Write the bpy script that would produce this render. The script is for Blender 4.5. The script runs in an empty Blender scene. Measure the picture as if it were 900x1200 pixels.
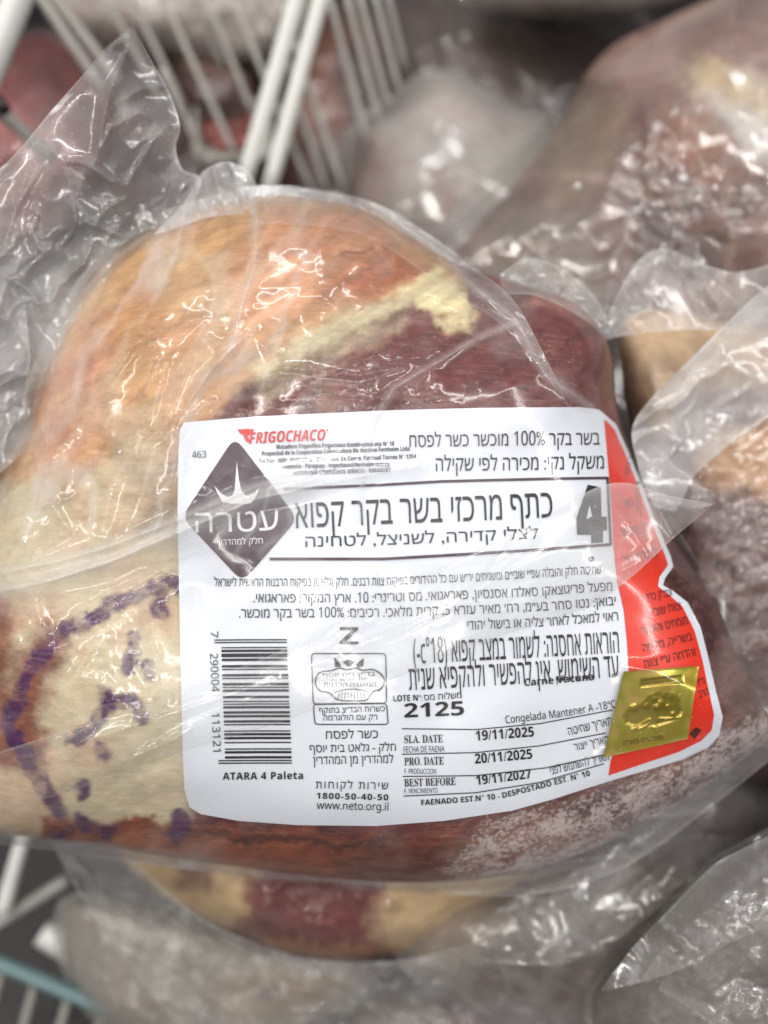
import bpy, math, random
import numpy as np
from mathutils import Matrix, Vector
from mathutils.geometry import delaunay_2d_cdt

scene = bpy.context.scene
COL = scene.collection
random.seed(7)

# ------------------------------------------------------------------ frame
# Photo frame: x right, y up, z towards the camera; one photo pixel at z=0 is D/F metres.
D, F = 0.31, 965.0
PITCH = math.radians(52)
ROT = Matrix(((1, 0, 0),
              (0, math.sin(PITCH), -math.cos(PITCH)),
              (0, math.cos(PITCH), math.sin(PITCH)))).to_4x4()
BASE = Vector((0, 0, 0.42))


def to_world(p):
    return BASE + ROT @ Vector(p)


# ------------------------------------------------------------------ camera
cam_data = bpy.data.cameras.new("camera")
cam = bpy.data.objects.new("camera", cam_data)
COL.objects.link(cam)
cam.matrix_world = Matrix.Translation(to_world((0, 0, D))) @ ROT
cam_data.sensor_fit = 'HORIZONTAL'
cam_data.sensor_width = 36
cam_data.lens = F / 900 * 36
cam_data.clip_start = 0.01
cam_data.clip_end = 50
cam_data.dof.use_dof = True
cam_data.dof.focus_distance = D + 0.004
cam_data.dof.aperture_fstop = 3.5
scene.camera = cam

# ------------------------------------------------------------------ light
world = bpy.data.worlds.new("World")
scene.world = world
world.use_nodes = True
_t = world.node_tree
_tc = _t.nodes.new('ShaderNodeTexCoord')
_sp = _t.nodes.new('ShaderNodeSeparateXYZ')
_t.links.new(_tc.outputs['Generated'], _sp.inputs[0])
_rp = _t.nodes.new('ShaderNodeValToRGB')
_mr = _t.nodes.new('ShaderNodeMapRange')
_mr.inputs['From Min'].default_value = -1
_t.links.new(_sp.outputs['Z'], _mr.inputs['Value'])
_t.links.new(_mr.outputs[0], _rp.inputs[0])
_el = _rp.color_ramp.elements
_el[0].position, _el[0].color = 0.35, (0.10, 0.09, 0.09, 1)
_el[1].position, _el[1].color = 0.92, (1.0, 1.0, 1.0, 1)
_e = _el.new(0.62); _e.color = (0.42, 0.42, 0.44, 1)
_t.links.new(_rp.outputs[0], _t.nodes["Background"].inputs[0])
_t.nodes["Background"].inputs[1].default_value = 0.15


def area(name, loc, target, sx, sy, power, col):
    l = bpy.data.lights.new(name, 'AREA')
    l.shape = 'RECTANGLE'
    l.size, l.size_y = sx, sy
    l.energy = power
    l.color = col
    o = bpy.data.objects.new(name, l)
    COL.objects.link(o)
    o.location = loc
    o.rotation_euler = (Vector(target) - Vector(loc)).to_track_quat('-Z', 'Y').to_euler()
    return o


# shop ceiling: fluorescent battens above the freezer aisle, plus lights added for film highlights
area("ceiling_or_added_light", (-0.75, -0.45, 2.3), (0, 0, 0.4), 1.2, 0.07, 19, (1.0, 0.96, 0.89))
area("ceiling_or_added_light", (0.9, -0.15, 2.3), (0, 0, 0.4), 0.07, 1.2, 16, (1.0, 0.97, 0.93))
area("ceiling_or_added_light", (-0.2, 0.75, 2.2), (0, 0, 0.4), 1.2, 0.07, 13, (0.93, 0.97, 1.0))
area("ceiling_or_added_light", (0.3, -1.3, 2.3), (0, 0, 0.4), 2.2, 1.0, 15, (0.95, 0.97, 1.0))  # broad panel, added and widened for hazy reflections on the film

area("ceiling_or_added_light", (-2.1, -0.3, 2.0), (0, 0, 0.4), 0.07, 1.6, 20, (1.0, 0.96, 0.90))  # unseen side light, added so vertical film creases catch highlights
area("ceiling_or_added_light", (2.2, -0.5, 2.0), (0, 0, 0.4), 0.07, 1.6, 18, (1.0, 0.97, 0.93))  # its counterpart on the right, also added for crease highlights
area("ceiling_or_added_light", (-0.5, -2.4, 1.9), (0, 0, 0.4), 1.6, 0.07, 24, (1.0, 0.97, 0.93))  # added behind the viewer to bring highlights to the lower film

scene.view_settings.view_transform = 'Standard'
scene.view_settings.look = 'None'
scene.view_settings.exposure = -0.14
scene.view_settings.gamma = 1
scene.cycles.use_denoising = True
scene.cycles.transparent_max_bounces = 24
scene.cycles.max_bounces = 8
scene.cycles.caustics_reflective = False
scene.cycles.caustics_refractive = False


# ------------------------------------------------------------------ maths helpers
def W(px, py, z):
    px = np.asarray(px, float); py = np.asarray(py, float); z = np.asarray(z, float)
    s = (D - z) / F
    return np.stack([(px - 450) * s, (600 - py) * s, z + 0 * px], -1)


def _hash(ix, iy, seed):
    n = (ix.astype(np.int64) * 374761393 + iy.astype(np.int64) * 668265263 + seed * 974711) & 0x7fffffff
    n = ((n ^ (n >> 13)) * 1274126177) & 0x7fffffff
    n = (n ^ (n >> 16)) & 0x7fffffff
    return (n % 65536) / 65535.0


def vnoise(x, y, seed=0):
    x = np.asarray(x, float); y = np.asarray(y, float)
    ix = np.floor(x); iy = np.floor(y)
    fx = x - ix; fy = y - iy
    ux = fx * fx * fx * (fx * (fx * 6 - 15) + 10); uy = fy * fy * fy * (fy * (fy * 6 - 15) + 10)
    a = _hash(ix, iy, seed); b = _hash(ix + 1, iy, seed)
    c = _hash(ix, iy + 1, seed); d = _hash(ix + 1, iy + 1, seed)
    return (a + (b - a) * ux) * (1 - uy) + (c + (d - c) * ux) * uy


def fbm(x, y, s, seed=0, octv=4):
    t = 0; a = 0.5; tot = 0
    for k in range(octv):
        t = t + a * vnoise(x / s + 13.7 * k, y / s + 7.3 * k, seed + k); tot += a
        s = s / 2.03; a *= 0.5
    return t / tot


def ridged(x, y, s, seed=0, octv=3):
    """Sharp-crested creases, 0..1."""
    t = 0; a = 0.5; tot = 0
    for k in range(octv):
        n = 1 - np.abs(2 * vnoise(x / s + 5.1 * k, y / s + 9.2 * k, seed + 31 * k) - 1)
        t = t + a * n * n; tot += a
        s = s / 2.1; a *= 0.45
    return t / tot


def facet(x, y, s, seed=0):
    """Flat triangular facets with sharp creases, the way stiff film folds."""
    wx = x + (vnoise(x / (s * 1.3), y / (s * 1.3), seed + 3) - .5) * s * 1.1
    wy = y + (vnoise(x / (s * 1.3), y / (s * 1.3), seed + 4) - .5) * s * 1.1
    x, y = wx / s, wy / s
    ix = np.floor(x); iy = np.floor(y); fx = x - ix; fy = y - iy
    a = _hash(ix, iy, seed); b = _hash(ix + 1, iy, seed); c = _hash(ix, iy + 1, seed); d = _hash(ix + 1, iy + 1, seed)
    return np.where(fx + fy < 1, a + (b - a) * fx + (c - a) * fy, d + (c - d) * (1 - fx) + (b - d) * (1 - fy))


def aniso(px, py, ang, stretch):
    """Coordinates stretched along direction ang (degrees, image frame, y down)."""
    c, s = math.cos(math.radians(ang)), math.sin(math.radians(ang))
    return (px * c + py * s) / stretch, -px * s + py * c


def sstep(a, b, x):
    t = np.clip((x - a) / (b - a), 0, 1)
    return t * t * (3 - 2 * t)


def seg_dist(px, py, pts):
    """Distance to a polyline and position (0..1) along it."""
    best = np.full(np.shape(px), 1e9); tt = np.zeros(np.shape(px))
    pts = np.asarray(pts, float)
    L = np.concatenate([[0], np.cumsum(np.hypot(*(pts[1:] - pts[:-1]).T))])
    for i in range(len(pts) - 1):
        a, b = pts[i], pts[i + 1]
        d = b - a; l2 = max(d @ d, 1e-9)
        t = np.clip(((px - a[0]) * d[0] + (py - a[1]) * d[1]) / l2, 0, 1)
        q = np.hypot(px - a[0] - t * d[0], py - a[1] - t * d[1])
        m = q < best
        best = np.where(m, q, best)
        tt = np.where(m, (L[i] + t * math.sqrt(l2)) / L[-1], tt)
    return best, tt


def inside(px, py, poly):
    poly = np.asarray(poly, float)
    r = np.zeros(np.shape(px), bool)
    n = len(poly)
    for i in range(n):
        x0, y0 = poly[i]; x1, y1 = poly[(i + 1) % n]
        if y0 == y1:
            continue
        c = ((y0 > py) != (y1 > py)) & (px < (x1 - x0) * (py - y0) / (y1 - y0) + x0)
        r ^= c
    return r


def sdf(px, py, poly):
    """Signed distance, positive inside."""
    d, _ = seg_dist(px, py, list(poly) + [poly[0]])
    return np.where(inside(px, py, poly), d, -d)


def catmull(pts, n, closed=False):
    pts = np.asarray(pts, float)
    if closed:
        P = np.vstack([pts[-1], pts, pts[0], pts[1]])
    else:
        P = np.vstack([2 * pts[0] - pts[1], pts, 2 * pts[-1] - pts[-2]])
    out = []
    m = len(P) - 3
    for i in range(m):
        p0, p1, p2, p3 = P[i:i + 4]
        t = np.linspace(0, 1, 24, endpoint=False)[:, None]
        out.append(0.5 * (2 * p1 + (p2 - p0) * t + (2 * p0 - 5 * p1 + 4 * p2 - p3) * t ** 2 + (3 * p1 - p0 - 3 * p2 + p3) * t ** 3))
    out = np.vstack(out + [P[-2][None]])
    L = np.concatenate([[0], np.cumsum(np.hypot(*(out[1:] - out[:-1]).T))])
    u = np.linspace(0, L[-1], n)
    return np.stack([np.interp(u, L, out[:, 0]), np.interp(u, L, out[:, 1])], 1)


def lin(c):
    c = np.asarray(c, float) / 255
    return np.where(c <= 0.04045, c / 12.92, ((c + 0.055) / 1.055) ** 2.4)


# ------------------------------------------------------------------ materials
class N:
    """Tiny node helper."""
    def __init__(self, name):
        self.m = bpy.data.materials.new(name)
        self.m.use_nodes = True
        self.t = self.m.node_tree
        self.t.nodes.clear()

    def n(self, kind, **kw):
        o = self.t.nodes.new(kind)
        for k, v in kw.items():
            if k.startswith('i_'):
                key = k[2:]
                key = int(key) if key.isdigit() else key.replace('_', ' ')
                if isinstance(v, bpy.types.NodeSocket):
                    self.t.links.new(v, o.inputs[key])
                else:
                    o.inputs[key].default_value = v
            else:
                setattr(o, k, v)
        return o

    def math(self, op, a, b=0.0, clamp=False):
        o = self.t.nodes.new('ShaderNodeMath'); o.operation = op; o.use_clamp = clamp
        for i, v in ((0, a), (1, b)):
            if isinstance(v, bpy.types.NodeSocket):
                self.t.links.new(v, o.inputs[i])
            else:
                o.inputs[i].default_value = v
        return o.outputs[0]

    def mixc(self, fac, a, b, mode='MIX'):
        o = self.t.nodes.new('ShaderNodeMix'); o.data_type = 'RGBA'; o.blend_type = mode
        for i, v in ((0, fac), (6, a), (7, b)):
            if isinstance(v, bpy.types.NodeSocket):
                self.t.links.new(v, o.inputs[i])
            elif i == 0:
                o.inputs[i].default_value = v
            else:
                o.inputs[i].default_value = (*v, 1) if len(v) == 3 else v
        return o.outputs[2]

    def out(self, shader, disp=None):
        o = self.t.nodes.new('ShaderNodeOutputMaterial')
        self.t.links.new(shader, o.inputs[0])
        return self.m


def noise(h, scale, detail=4, rough=0.6, vec=None, dist=0.0):
    kw = dict(i_Scale=scale, i_Detail=detail, i_Roughness=rough, i_Distortion=dist)
    if vec is not None:
        kw['i_Vector'] = vec
    return h.n('ShaderNodeTexNoise', **kw).outputs[0]


def mat_meat():
    h = N('frozen_meat')
    co = h.n('ShaderNodeTexCoord').outputs['Object']
    col = h.n('ShaderNodeAttribute', attribute_name='pigment').outputs['Color']
    fr = h.n('ShaderNodeAttribute', attribute_name='frost').outputs['Fac']
    n1 = noise(h, 160, 6, 0.65, co, 0.6)
    n2 = noise(h, 900, 3, 0.6, co)
    v = h.math('ADD', h.math('MULTIPLY', h.math('SUBTRACT', n1, 0.5), 0.9), h.math('MULTIPLY', h.math('SUBTRACT', n2, 0.5), 0.5))
    lum = h.n('ShaderNodeRGBToBW', i_0=col).outputs[0]
    v = h.math('MULTIPLY', v, h.math('SUBTRACT', 1.0, h.math('MULTIPLY', lum, 1.5), True))
    v = h.math('ADD', v, 1.0)
    vc = h.n('ShaderNodeCombineColor', i_0=v, i_1=v, i_2=v).outputs[0]
    c1 = h.mixc(1.0, col, vc, 'MULTIPLY')
    # muscle grain: fine strands running along the cut, and thin pale marbling
    mp_ = h.n('ShaderNodeMapping', i_Vector=co)
    mp_.inputs['Rotation'].default_value = (0, 0, math.radians(-34))
    mp_.inputs['Scale'].default_value = (0.16, 1.0, 0.6)
    g1 = noise(h, 520, 6, 0.7, mp_.outputs[0], 0.35)
    gv = h.math('ADD', h.math('MULTIPLY', h.math('SUBTRACT', g1, 0.5), 1.5), 1.0)
    gc = h.n('ShaderNodeCombineColor', i_0=gv, i_1=gv, i_2=gv).outputs[0]
    c1 = h.mixc(h.math('SUBTRACT', 0.95, h.math('MULTIPLY', lum, 1.1), True), c1, h.mixc(1.0, c1, gc, 'MULTIPLY'))
    mr_ = h.math('ABSOLUTE', h.math('SUBTRACT', noise(h, 110, 5, 0.6, mp_.outputs[0], 0.8), 0.5))
    ml = h.math('MULTIPLY', h.math('SUBTRACT', 0.022, mr_, True), 22.0, True)
    c1 = h.mixc(h.math('MULTIPLY', ml, 0.32), c1, tuple(lin((196, 160, 138))))
    # ice crystals: speckled where the frost mask is high
    sp = noise(h, 520, 5, 0.75, co, 0.3)
    spl = noise(h, 90, 5, 0.65, co, 0.2)
    spm = h.math('ADD', h.math('MULTIPLY', sp, 0.95), h.math('MULTIPLY', spl, 0.6))
    f = h.math('SUBTRACT', h.math('ADD', spm, h.math('MULTIPLY', fr, 0.22)), 0.90)
    f = h.math('MULTIPLY', h.math('MULTIPLY', f, 7.0, True), h.math('MULTIPLY', fr, 1.6, True))
    f = h.math('MULTIPLY', f, 0.8)
    c2 = h.mixc(f, c1, tuple(lin((214, 200, 198))))
    bh = h.math('ADD', h.math('ADD', h.math('MULTIPLY', n1, 0.7), h.math('MULTIPLY', g1, 0.35)), h.math('MULTIPLY', sp, h.math('MULTIPLY', fr, 0.7)))
    bump = h.n('ShaderNodeBump', i_Strength=0.5, i_Distance=0.0012, i_Height=bh).outputs[0]
    p = h.n('ShaderNodeBsdfPrincipled', i_Base_Color=c2, i_Roughness=0.42, i_Normal=bump)
    return h.out(p.outputs[0])


def mat_film(name, tint=(0.86, 0.85, 0.85), rough=0.14, bump_d=0.0001, base=0.03, edge=0.22):
    h = N(name)
    co = h.n('ShaderNodeTexCoord').outputs['Object']
    milk = h.n('ShaderNodeAttribute', attribute_name='milk').outputs['Fac']
    n1 = noise(h, 90, 2, 0.5, co, 1.0)
    n2 = noise(h, 300, 2, 0.5, co, 0.5)
    nn = h.math('ADD', h.math('ABSOLUTE', h.math('SUBTRACT', n1, 0.5)), h.math('MULTIPLY', n2, 0.10))
    bump = h.n('ShaderNodeBump', i_Strength=1.0, i_Distance=bump_d, i_Height=nn).outputs[0]
    face = h.n('ShaderNodeLayerWeight', i_Blend=0.5, i_Normal=bump).outputs['Facing']
    fac = h.math('ADD', h.math('MULTIPLY', h.math('POWER', face, 3.0), edge), base)
    gl = h.n('ShaderNodeBsdfGlossy', i_Color=(1, 1, 1, 1), i_Roughness=rough, i_Normal=bump).outputs[0]
    tr = h.n('ShaderNodeBsdfTransparent', i_Color=(0.985, 0.985, 0.98, 1)).outputs[0]
    cloud = noise(h, 70, 4, 0.6, co)
    mk = h.math('MULTIPLY', milk, h.math('ADD', h.math('MULTIPLY', cloud, 1.0), 0.5), True)
    spk = h.math('MULTIPLY', h.math('SUBTRACT', noise(h, 620, 2, 0.5, co), 0.69, True), 9.0, True)
    mk = h.math('ADD', mk, h.math('MULTIPLY', spk, 0.45), True)
    df = h.n('ShaderNodeBsdfDiffuse', i_Color=(*tint, 1), i_Normal=bump).outputs[0]
    tl = h.n('ShaderNodeBsdfTranslucent', i_Color=(*tint, 1), i_Normal=bump).outputs[0]
    hz = h.n('ShaderNodeMixShader', i_0=0.4, i_1=df, i_2=tl).outputs[0]
    body = h.n('ShaderNodeMixShader', i_0=mk, i_1=tr, i_2=hz).outputs[0]
    sh = h.n('ShaderNodeMixShader', i_0=fac, i_1=body, i_2=gl).outputs[0]
    return h.out(sh)


def mat_plain(name, rgb, rough=0.5, metal=0.0, var=0.12, scale=60, bump=0.0):
    h = N(name)
    co = h.n('ShaderNodeTexCoord').outputs['Object']
    n1 = noise(h, scale, 5, 0.6, co)
    v = h.math('ADD', h.math('MULTIPLY', h.math('SUBTRACT', n1, 0.5), var * 2), 1.0)
    vc = h.n('ShaderNodeCombineColor', i_0=v, i_1=v, i_2=v).outputs[0]
    c = h.mixc(1.0, tuple(lin(rgb)), vc, 'MULTIPLY')
    p = h.n('ShaderNodeBsdfPrincipled', i_Base_Color=c, i_Roughness=rough, i_Metallic=metal)
    if bump:
        b = h.n('ShaderNodeBump', i_Strength=0.6, i_Distance=bump, i_Height=n1).outputs[0]
        h.t.links.new(b, p.inputs['Normal'])
    return h.out(p.outputs[0])


def mat_ink(name, rgb, worn=0.18):
    """Printed ink with slightly uneven, rubbed coverage."""
    h = N(name)
    co = h.n('ShaderNodeTexCoord').outputs['Object']
    n1 = noise(h, 350, 4, 0.7, co)
    f = h.math('MULTIPLY', h.math('SUBTRACT', n1, 0.5, True), worn * 4, True)
    c = h.mixc(f, tuple(lin(rgb)), tuple(lin((190, 188, 192))))
    p = h.n('ShaderNodeBsdfPrincipled', i_Base_Color=c, i_Roughness=0.5)
    return h.out(p.outputs[0])


def mat_hologram():
    h = N('gold_hologram_foil')
    co = h.n('ShaderNodeTexCoord').outputs['Object']
    n1 = noise(h, 70, 2, 0.5, co, 0.5)
    lw = h.n('ShaderNodeLayerWeight', i_Blend=0.4).outputs['Facing']
    t = h.math('FRACT', h.math('ADD', h.math('MULTIPLY', n1, 1.1), h.math('MULTIPLY', lw, 1.5)))
    r = h.n('ShaderNodeValToRGB', i_0=t)
    cr = r.color_ramp
    cols = [(0.0, (196, 168, 62)), (0.3, (214, 188, 92)), (0.5, (190, 164, 58)), (0.7, (228, 196, 110)), (0.88, (188, 184, 72)), (1.0, (196, 168, 62))]
    while len(cr.elements) < len(cols):
        cr.elements.new(0.5)
    for e, (p, c) in zip(cr.elements, cols):
        e.position = p; e.color = (*lin(c), 1)
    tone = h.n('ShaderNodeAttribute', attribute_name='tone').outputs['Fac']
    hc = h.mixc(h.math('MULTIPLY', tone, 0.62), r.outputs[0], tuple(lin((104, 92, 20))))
    fine = noise(h, 1400, 2, 0.5, co)
    b = h.n('ShaderNodeBump', i_Strength=0.3, i_Distance=0.0002, i_Height=fine).outputs[0]
    p = h.n('ShaderNodeBsdfPrincipled', i_Base_Color=hc, i_Roughness=0.27, i_Metallic=0.6, i_Normal=b)
    return h.out(p.outputs[0])


M = {
    'meat': mat_meat(),
    'film': mat_film('clear_vacuum_film'),
    'film_soft': mat_film('cloudy_vacuum_film', tint=(0.62, 0.60, 0.58), rough=0.14, bump_d=0.0003, base=0.06),
    'paper': mat_plain('coated_label_paper', (219, 223, 233), 0.38, 0, 0.03, 40),
    'ink': mat_ink('black_ink', (14, 13, 17), 0.03),
    'ink_grey': mat_ink('thin_black_ink', (34, 32, 38), 0.05),
    'ink_plum': mat_ink('plum_ink', (66, 42, 56), 0.04),
    'ink_red': mat_ink('red_ink', (205, 45, 38), 0.15),
    'ink_white': mat_plain('white_ink', (225, 224, 228), 0.5, 0, 0.02),
    'red_band': mat_plain('red_print', (222, 52, 32), 0.42, 0, 0.08, 90),
    'maroon': mat_ink('dark_ink_on_red', (70, 18, 18), 0.06),
    'holo': mat_hologram(),
    'holo_ink': mat_plain('hologram_dark_print', (92, 82, 30), 0.5, 0.3, 0.1),
    'wire': mat_plain('white_epoxy_wire', (222, 223, 218), 0.35, 0, 0.06, 50),
    'wire_grey': mat_plain('dulled_wire_coating', (160, 156, 150), 0.45, 0, 0.1, 50),
    'teal': mat_plain('teal_glass_edge', (100, 126, 128), 0.3, 0, 0.1, 50),
    'black': mat_plain('black_plastic', (24, 24, 24), 0.4, 0, 0.1),
    'foam': mat_plain('foam_tray', (190, 186, 178), 0.6, 0, 0.05),
    'floor': mat_plain('freezer_lining', (38, 34, 34), 0.6, 0, 0.25, 14),
}


# ------------------------------------------------------------------ object helpers
def mesh_obj(name, verts, faces, mats, parent=None, attrs=None, midx=None, smooth=True):
    """faces: int array (n,4) / (n,3) or a list of mixed faces."""
    me = bpy.data.meshes.new(name)
    verts = np.asarray(verts, np.float32)
    if isinstance(faces, np.ndarray):
        k = faces.shape[1]
        lens = np.full(len(faces), k)
        flat = faces.ravel()
    else:
        lens = np.array([len(f) for f in faces])
        flat = np.array([i for f in faces for i in f])
    me.vertices.add(len(verts)); me.vertices.foreach_set('co', verts.ravel())
    me.loops.add(len(flat)); me.loops.foreach_set('vertex_index', flat.astype(np.int32))
    me.polygons.add(len(lens))
    me.polygons.foreach_set('loop_start', np.concatenate([[0], np.cumsum(lens)[:-1]]).astype(np.int32))
    if midx is not None:
        me.polygons.foreach_set('material_index', np.asarray(midx, np.int32))
    me.polygons.foreach_set('use_smooth', np.full(len(lens), bool(smooth)))
    me.update(calc_edges=True)
    me.validate()
    for m in (mats if isinstance(mats, (list, tuple)) else [mats]):
        me.materials.append(m)
    for k, v in (attrs or {}).items():
        v = np.asarray(v, np.float32)
        if v.ndim == 1:
            a = me.attributes.new(k, 'FLOAT', 'POINT'); a.data.foreach_set('value', v)
        else:
            a = me.attributes.new(k, 'FLOAT_COLOR', 'POINT')
            a.data.foreach_set('color', np.concatenate([v, np.ones((len(v), 1), np.float32)], 1).ravel())
    o = bpy.data.objects.new(name, me)
    COL.objects.link(o)
    if parent:
        o.parent = parent
    return o


def thing(name, label, cat, origin, group=None):
    o = bpy.data.objects.new(name, None)
    COL.objects.link(o)
    o.empty_display_size = 0.02
    o.matrix_world = Matrix.Translation(to_world(origin)) @ ROT
    o['label'] = label; o['category'] = cat
    if group:
        o['group'] = group
    o['origin'] = list(origin)
    return o


def rel(root, v):
    return np.asarray(v) - np.array(root['origin'])


def grid_faces(nu, nv, wrap=False):
    i = np.arange(nu if wrap else nu - 1)[:, None]; j = np.arange(nv - 1)[None]
    a = i * nv + j; b = ((i + 1) % nu) * nv + j
    return np.stack([a, a + 1, b + 1, b], -1).reshape(-1, 4)


class Part:
    """Collects pieces of ONE mesh with milk / pigment / frost attributes."""
    def __init__(self):
        self.v, self.f, self.a, self.n = [], [], {}, 0

    def add(self, v, f, **attrs):
        self.v.append(v); self.f.append(f + self.n); self.n += len(v)
        for k, x in attrs.items():
            self.a.setdefault(k, []).append(np.asarray(x, float))

    def build(self, name, mat, root):
        return mesh_obj(name, rel(root, np.vstack(self.v)), np.vstack(self.f), mat, root,
                        {k: np.concatenate(x) for k, x in self.a.items()})


# ------------------------------------------------------------------ polar bodies
class Body:
    """A rounded body whose outline is traced in photo pixels; z is a real depth."""
    def __init__(self, outline, centre, zrim, hf, hb, p=4.0):
        self.c = np.array(centre, float)
        self.pts = catmull(outline, 1400, True)
        d = self.pts - self.c
        th = np.arctan2(d[:, 1], d[:, 0]); r = np.hypot(d[:, 0], d[:, 1])
        o = np.argsort(th)
        self.th, self.r = th[o], r[o]
        self.zrim, self.hf, self.hb, self.p = zrim, hf, hb, p

    def R(self, th):
        return np.interp(th, self.th, self.r, period=2 * math.pi)

    def rr(self, px, py):
        dx, dy = px - self.c[0], py - self.c[1]
        return np.hypot(dx, dy) / self.R(np.arctan2(dy, dx))

    def z(self, px, py):
        r = self.rr(px, py)
        q = np.clip(r, 0, 1.0)
        return self.zrim + self.hf * np.sqrt(1 - q ** self.p) - np.maximum(r - 1.0, 0) * 0.05

    def shell(self, na, nr, nb, scale=1.0, fz=None, back=True):
        """Front heightfield and back cap; returns verts, faces, px, py, front mask, r."""
        th = np.linspace(-math.pi, math.pi, na, endpoint=False)
        t = np.concatenate([np.linspace(0.004, 0.80, int(nr * .68)), 1 - (1 - np.linspace(0, 1, nr - int(nr * .68) + 1)[1:]) ** 1.7 * 0.20])
        R = self.R(th) * scale
        px = self.c[0] + np.cos(th)[:, None] * R[:, None] * t[None]
        py = self.c[1] + np.sin(th)[:, None] * R[:, None] * t[None]
        z = fz(px, py) if fz else self.z(px, py)
        if back:
            tb = np.sqrt(np.linspace(1, 0.0003, nb + 1))[1:]
            bx = self.c[0] + np.cos(th)[:, None] * R[:, None] * tb[None]
            by = self.c[1] + np.sin(th)[:, None] * R[:, None] * tb[None]
            zr = z[:, -1:]
            bz = zr - self.hb * np.sqrt(1 - tb[None] ** 3)
            PX = np.concatenate([px, bx], 1); PY = np.concatenate([py, by], 1); Z = np.concatenate([z, bz], 1)
        else:
            PX, PY, Z = px, py, z
        m = PX.shape[1]
        return W(PX, PY, Z).reshape(-1, 3), grid_faces(na, m, True), PX.ravel(), PY.ravel()


def strip(A, B, nu, nv, zf, smooth=True):
    """Sheet ruled between two traced edges A and B; zf(px,py,u,v) is its depth."""
    a = catmull(A, nu); b = catmull(B, nu)
    v = np.linspace(0, 1, nv)[None, :, None]
    P = a[:, None] * (1 - v) + b[:, None] * v
    u = np.linspace(0, 1, nu)[:, None] + 0 * v[..., 0]
    vv = v[..., 0] + 0 * u
    px, py = P[..., 0], P[..., 1]
    z = zf(px, py, u, vv)
    return W(px, py, z).reshape(-1, 3), grid_faces(nu, nv), px.ravel(), py.ravel(), u.ravel(), vv.ravel()


def paint(px, py, base, regions, warp=14, seed=3):
    """Pigment from traced regions with ragged, natural borders."""
    wx = px + (fbm(px, py, 40, seed) - .5) * 2 * warp
    wy = py + (fbm(px, py, 40, seed + 50) - .5) * 2 * warp
    wx = wx + (fbm(px, py, 9, seed + 70, 3) - .5) * warp
    wy = wy + (fbm(px, py, 9, seed + 90, 3) - .5) * warp
    c = np.tile(lin(base), (len(px), 1))
    for poly, rgb, soft in regions:
        d = sdf(wx, wy, poly)
        m = sstep(-soft, soft, d)[:, None]
        c = c * (1 - m) + lin(rgb) * m
    return c


# ================================================================== SETTING
def world_box_sheet(name, verts, faces, mat):
    o = mesh_obj(name, np.array(verts, float), faces, mat, None, smooth=False)
    o['kind'] = 'structure'
    return o


world_box_sheet('floor', [(-3, -3, 0), (3, -3, 0), (3, 3, 0), (-3, 3, 0)], [(0, 1, 2, 3)], M['floor'])

# ================================================================== MAIN PACKAGE
GROUP = 'vacuum packed cuts of frozen meat'
main = thing('meat_package', 'large vacuum packed beef cut with a white and red printed label', 'meat package', (0, 0, -0.115), GROUP)

OUT = [(32, 500), (46, 440), (75, 378), (110, 325), (150, 288), (200, 258), (250, 242), (300, 230), (370, 233), (430, 246),
       (485, 278), (530, 305), (575, 322), (625, 338), (668, 352), (700, 380), (717, 420), (722, 470), (735, 520), (765, 585),
       (795, 640), (835, 700), (862, 760), (890, 820), (905, 855), (870, 890), (790, 945), (700, 992), (600, 1024), (500, 1034),
       (400, 1030), (250, 1012), (120, 992), (40, 982), (-30, 962), (-75, 850), (-65, 700), (-25, 600), (8, 540)]
main_body = Body(OUT, (400, 640), -0.058, 0.058, 0.055, 4.0)
LABEL = [(211, 503), (216, 495), (300, 488), (450, 481), (560, 478), (680, 477), (702, 480), (722, 497), (737, 530), (751, 565), (766, 605),
         (786, 652), (789, 664), (779, 678), (777, 686), (788, 692), (806, 706), (821, 735), (830, 770), (839, 810), (847, 840),
         (843, 862), (830, 876), (800, 890), (760, 902), (712, 916),
         (650, 936), (600, 950), (520, 962), (440, 968), (350, 967), (280, 962), (235, 954), (222, 946), (216, 925), (214, 880), (212, 800), (210, 700), (208, 600), (209, 530)]


def lab_mask(px, py):
    return sstep(-25, 20, sdf(px, py, LABEL))


def z_base(px, py):
    """Smooth front of the cut, shared by meat, label and film."""
    r = main_body.rr(px, py)
    return main_body.z(px, py) + ((fbm(px, py, 170, 12, 2) - .5) * 0.009 + (fbm(px, py, 80, 14, 1) - .5) * 0.0016) * (1 - sstep(.75, 1, r))


def z_meat(px, py):
    z = z_base(px, py)
    m = 1 - lab_mask(px, py)
    rim = 1 - sstep(0.86, 1.0, main_body.rr(px, py))
    lump = (fbm(px, py, 120, 11, 3) - .5) * 0.010 + (fbm(px, py, 38, 21, 3) - .5) * 0.003
    d, t = seg_dist(px, py, [(560, 395), (500, 372), (430, 395), (350, 445), (300, 470)])
    groove = -0.004 * np.exp(-(d / 16) ** 2)
    d2, t2 = seg_dist(px, py, [(585, 330), (640, 352), (700, 372)])
    groove -= 0.004 * np.exp(-(d2 / 9) ** 2)
    d3, _ = seg_dist(px, py, [(405, 298), (425, 300), (440, 292)])
    groove -= 0.003 * np.exp(-(d3 / 4) ** 2)
    bulge = 0.004 * np.exp(-((px - 525) ** 2 + (py - 352) ** 2) / 40 ** 2)
    return z + (lump + groove + bulge) * m * rim


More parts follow.
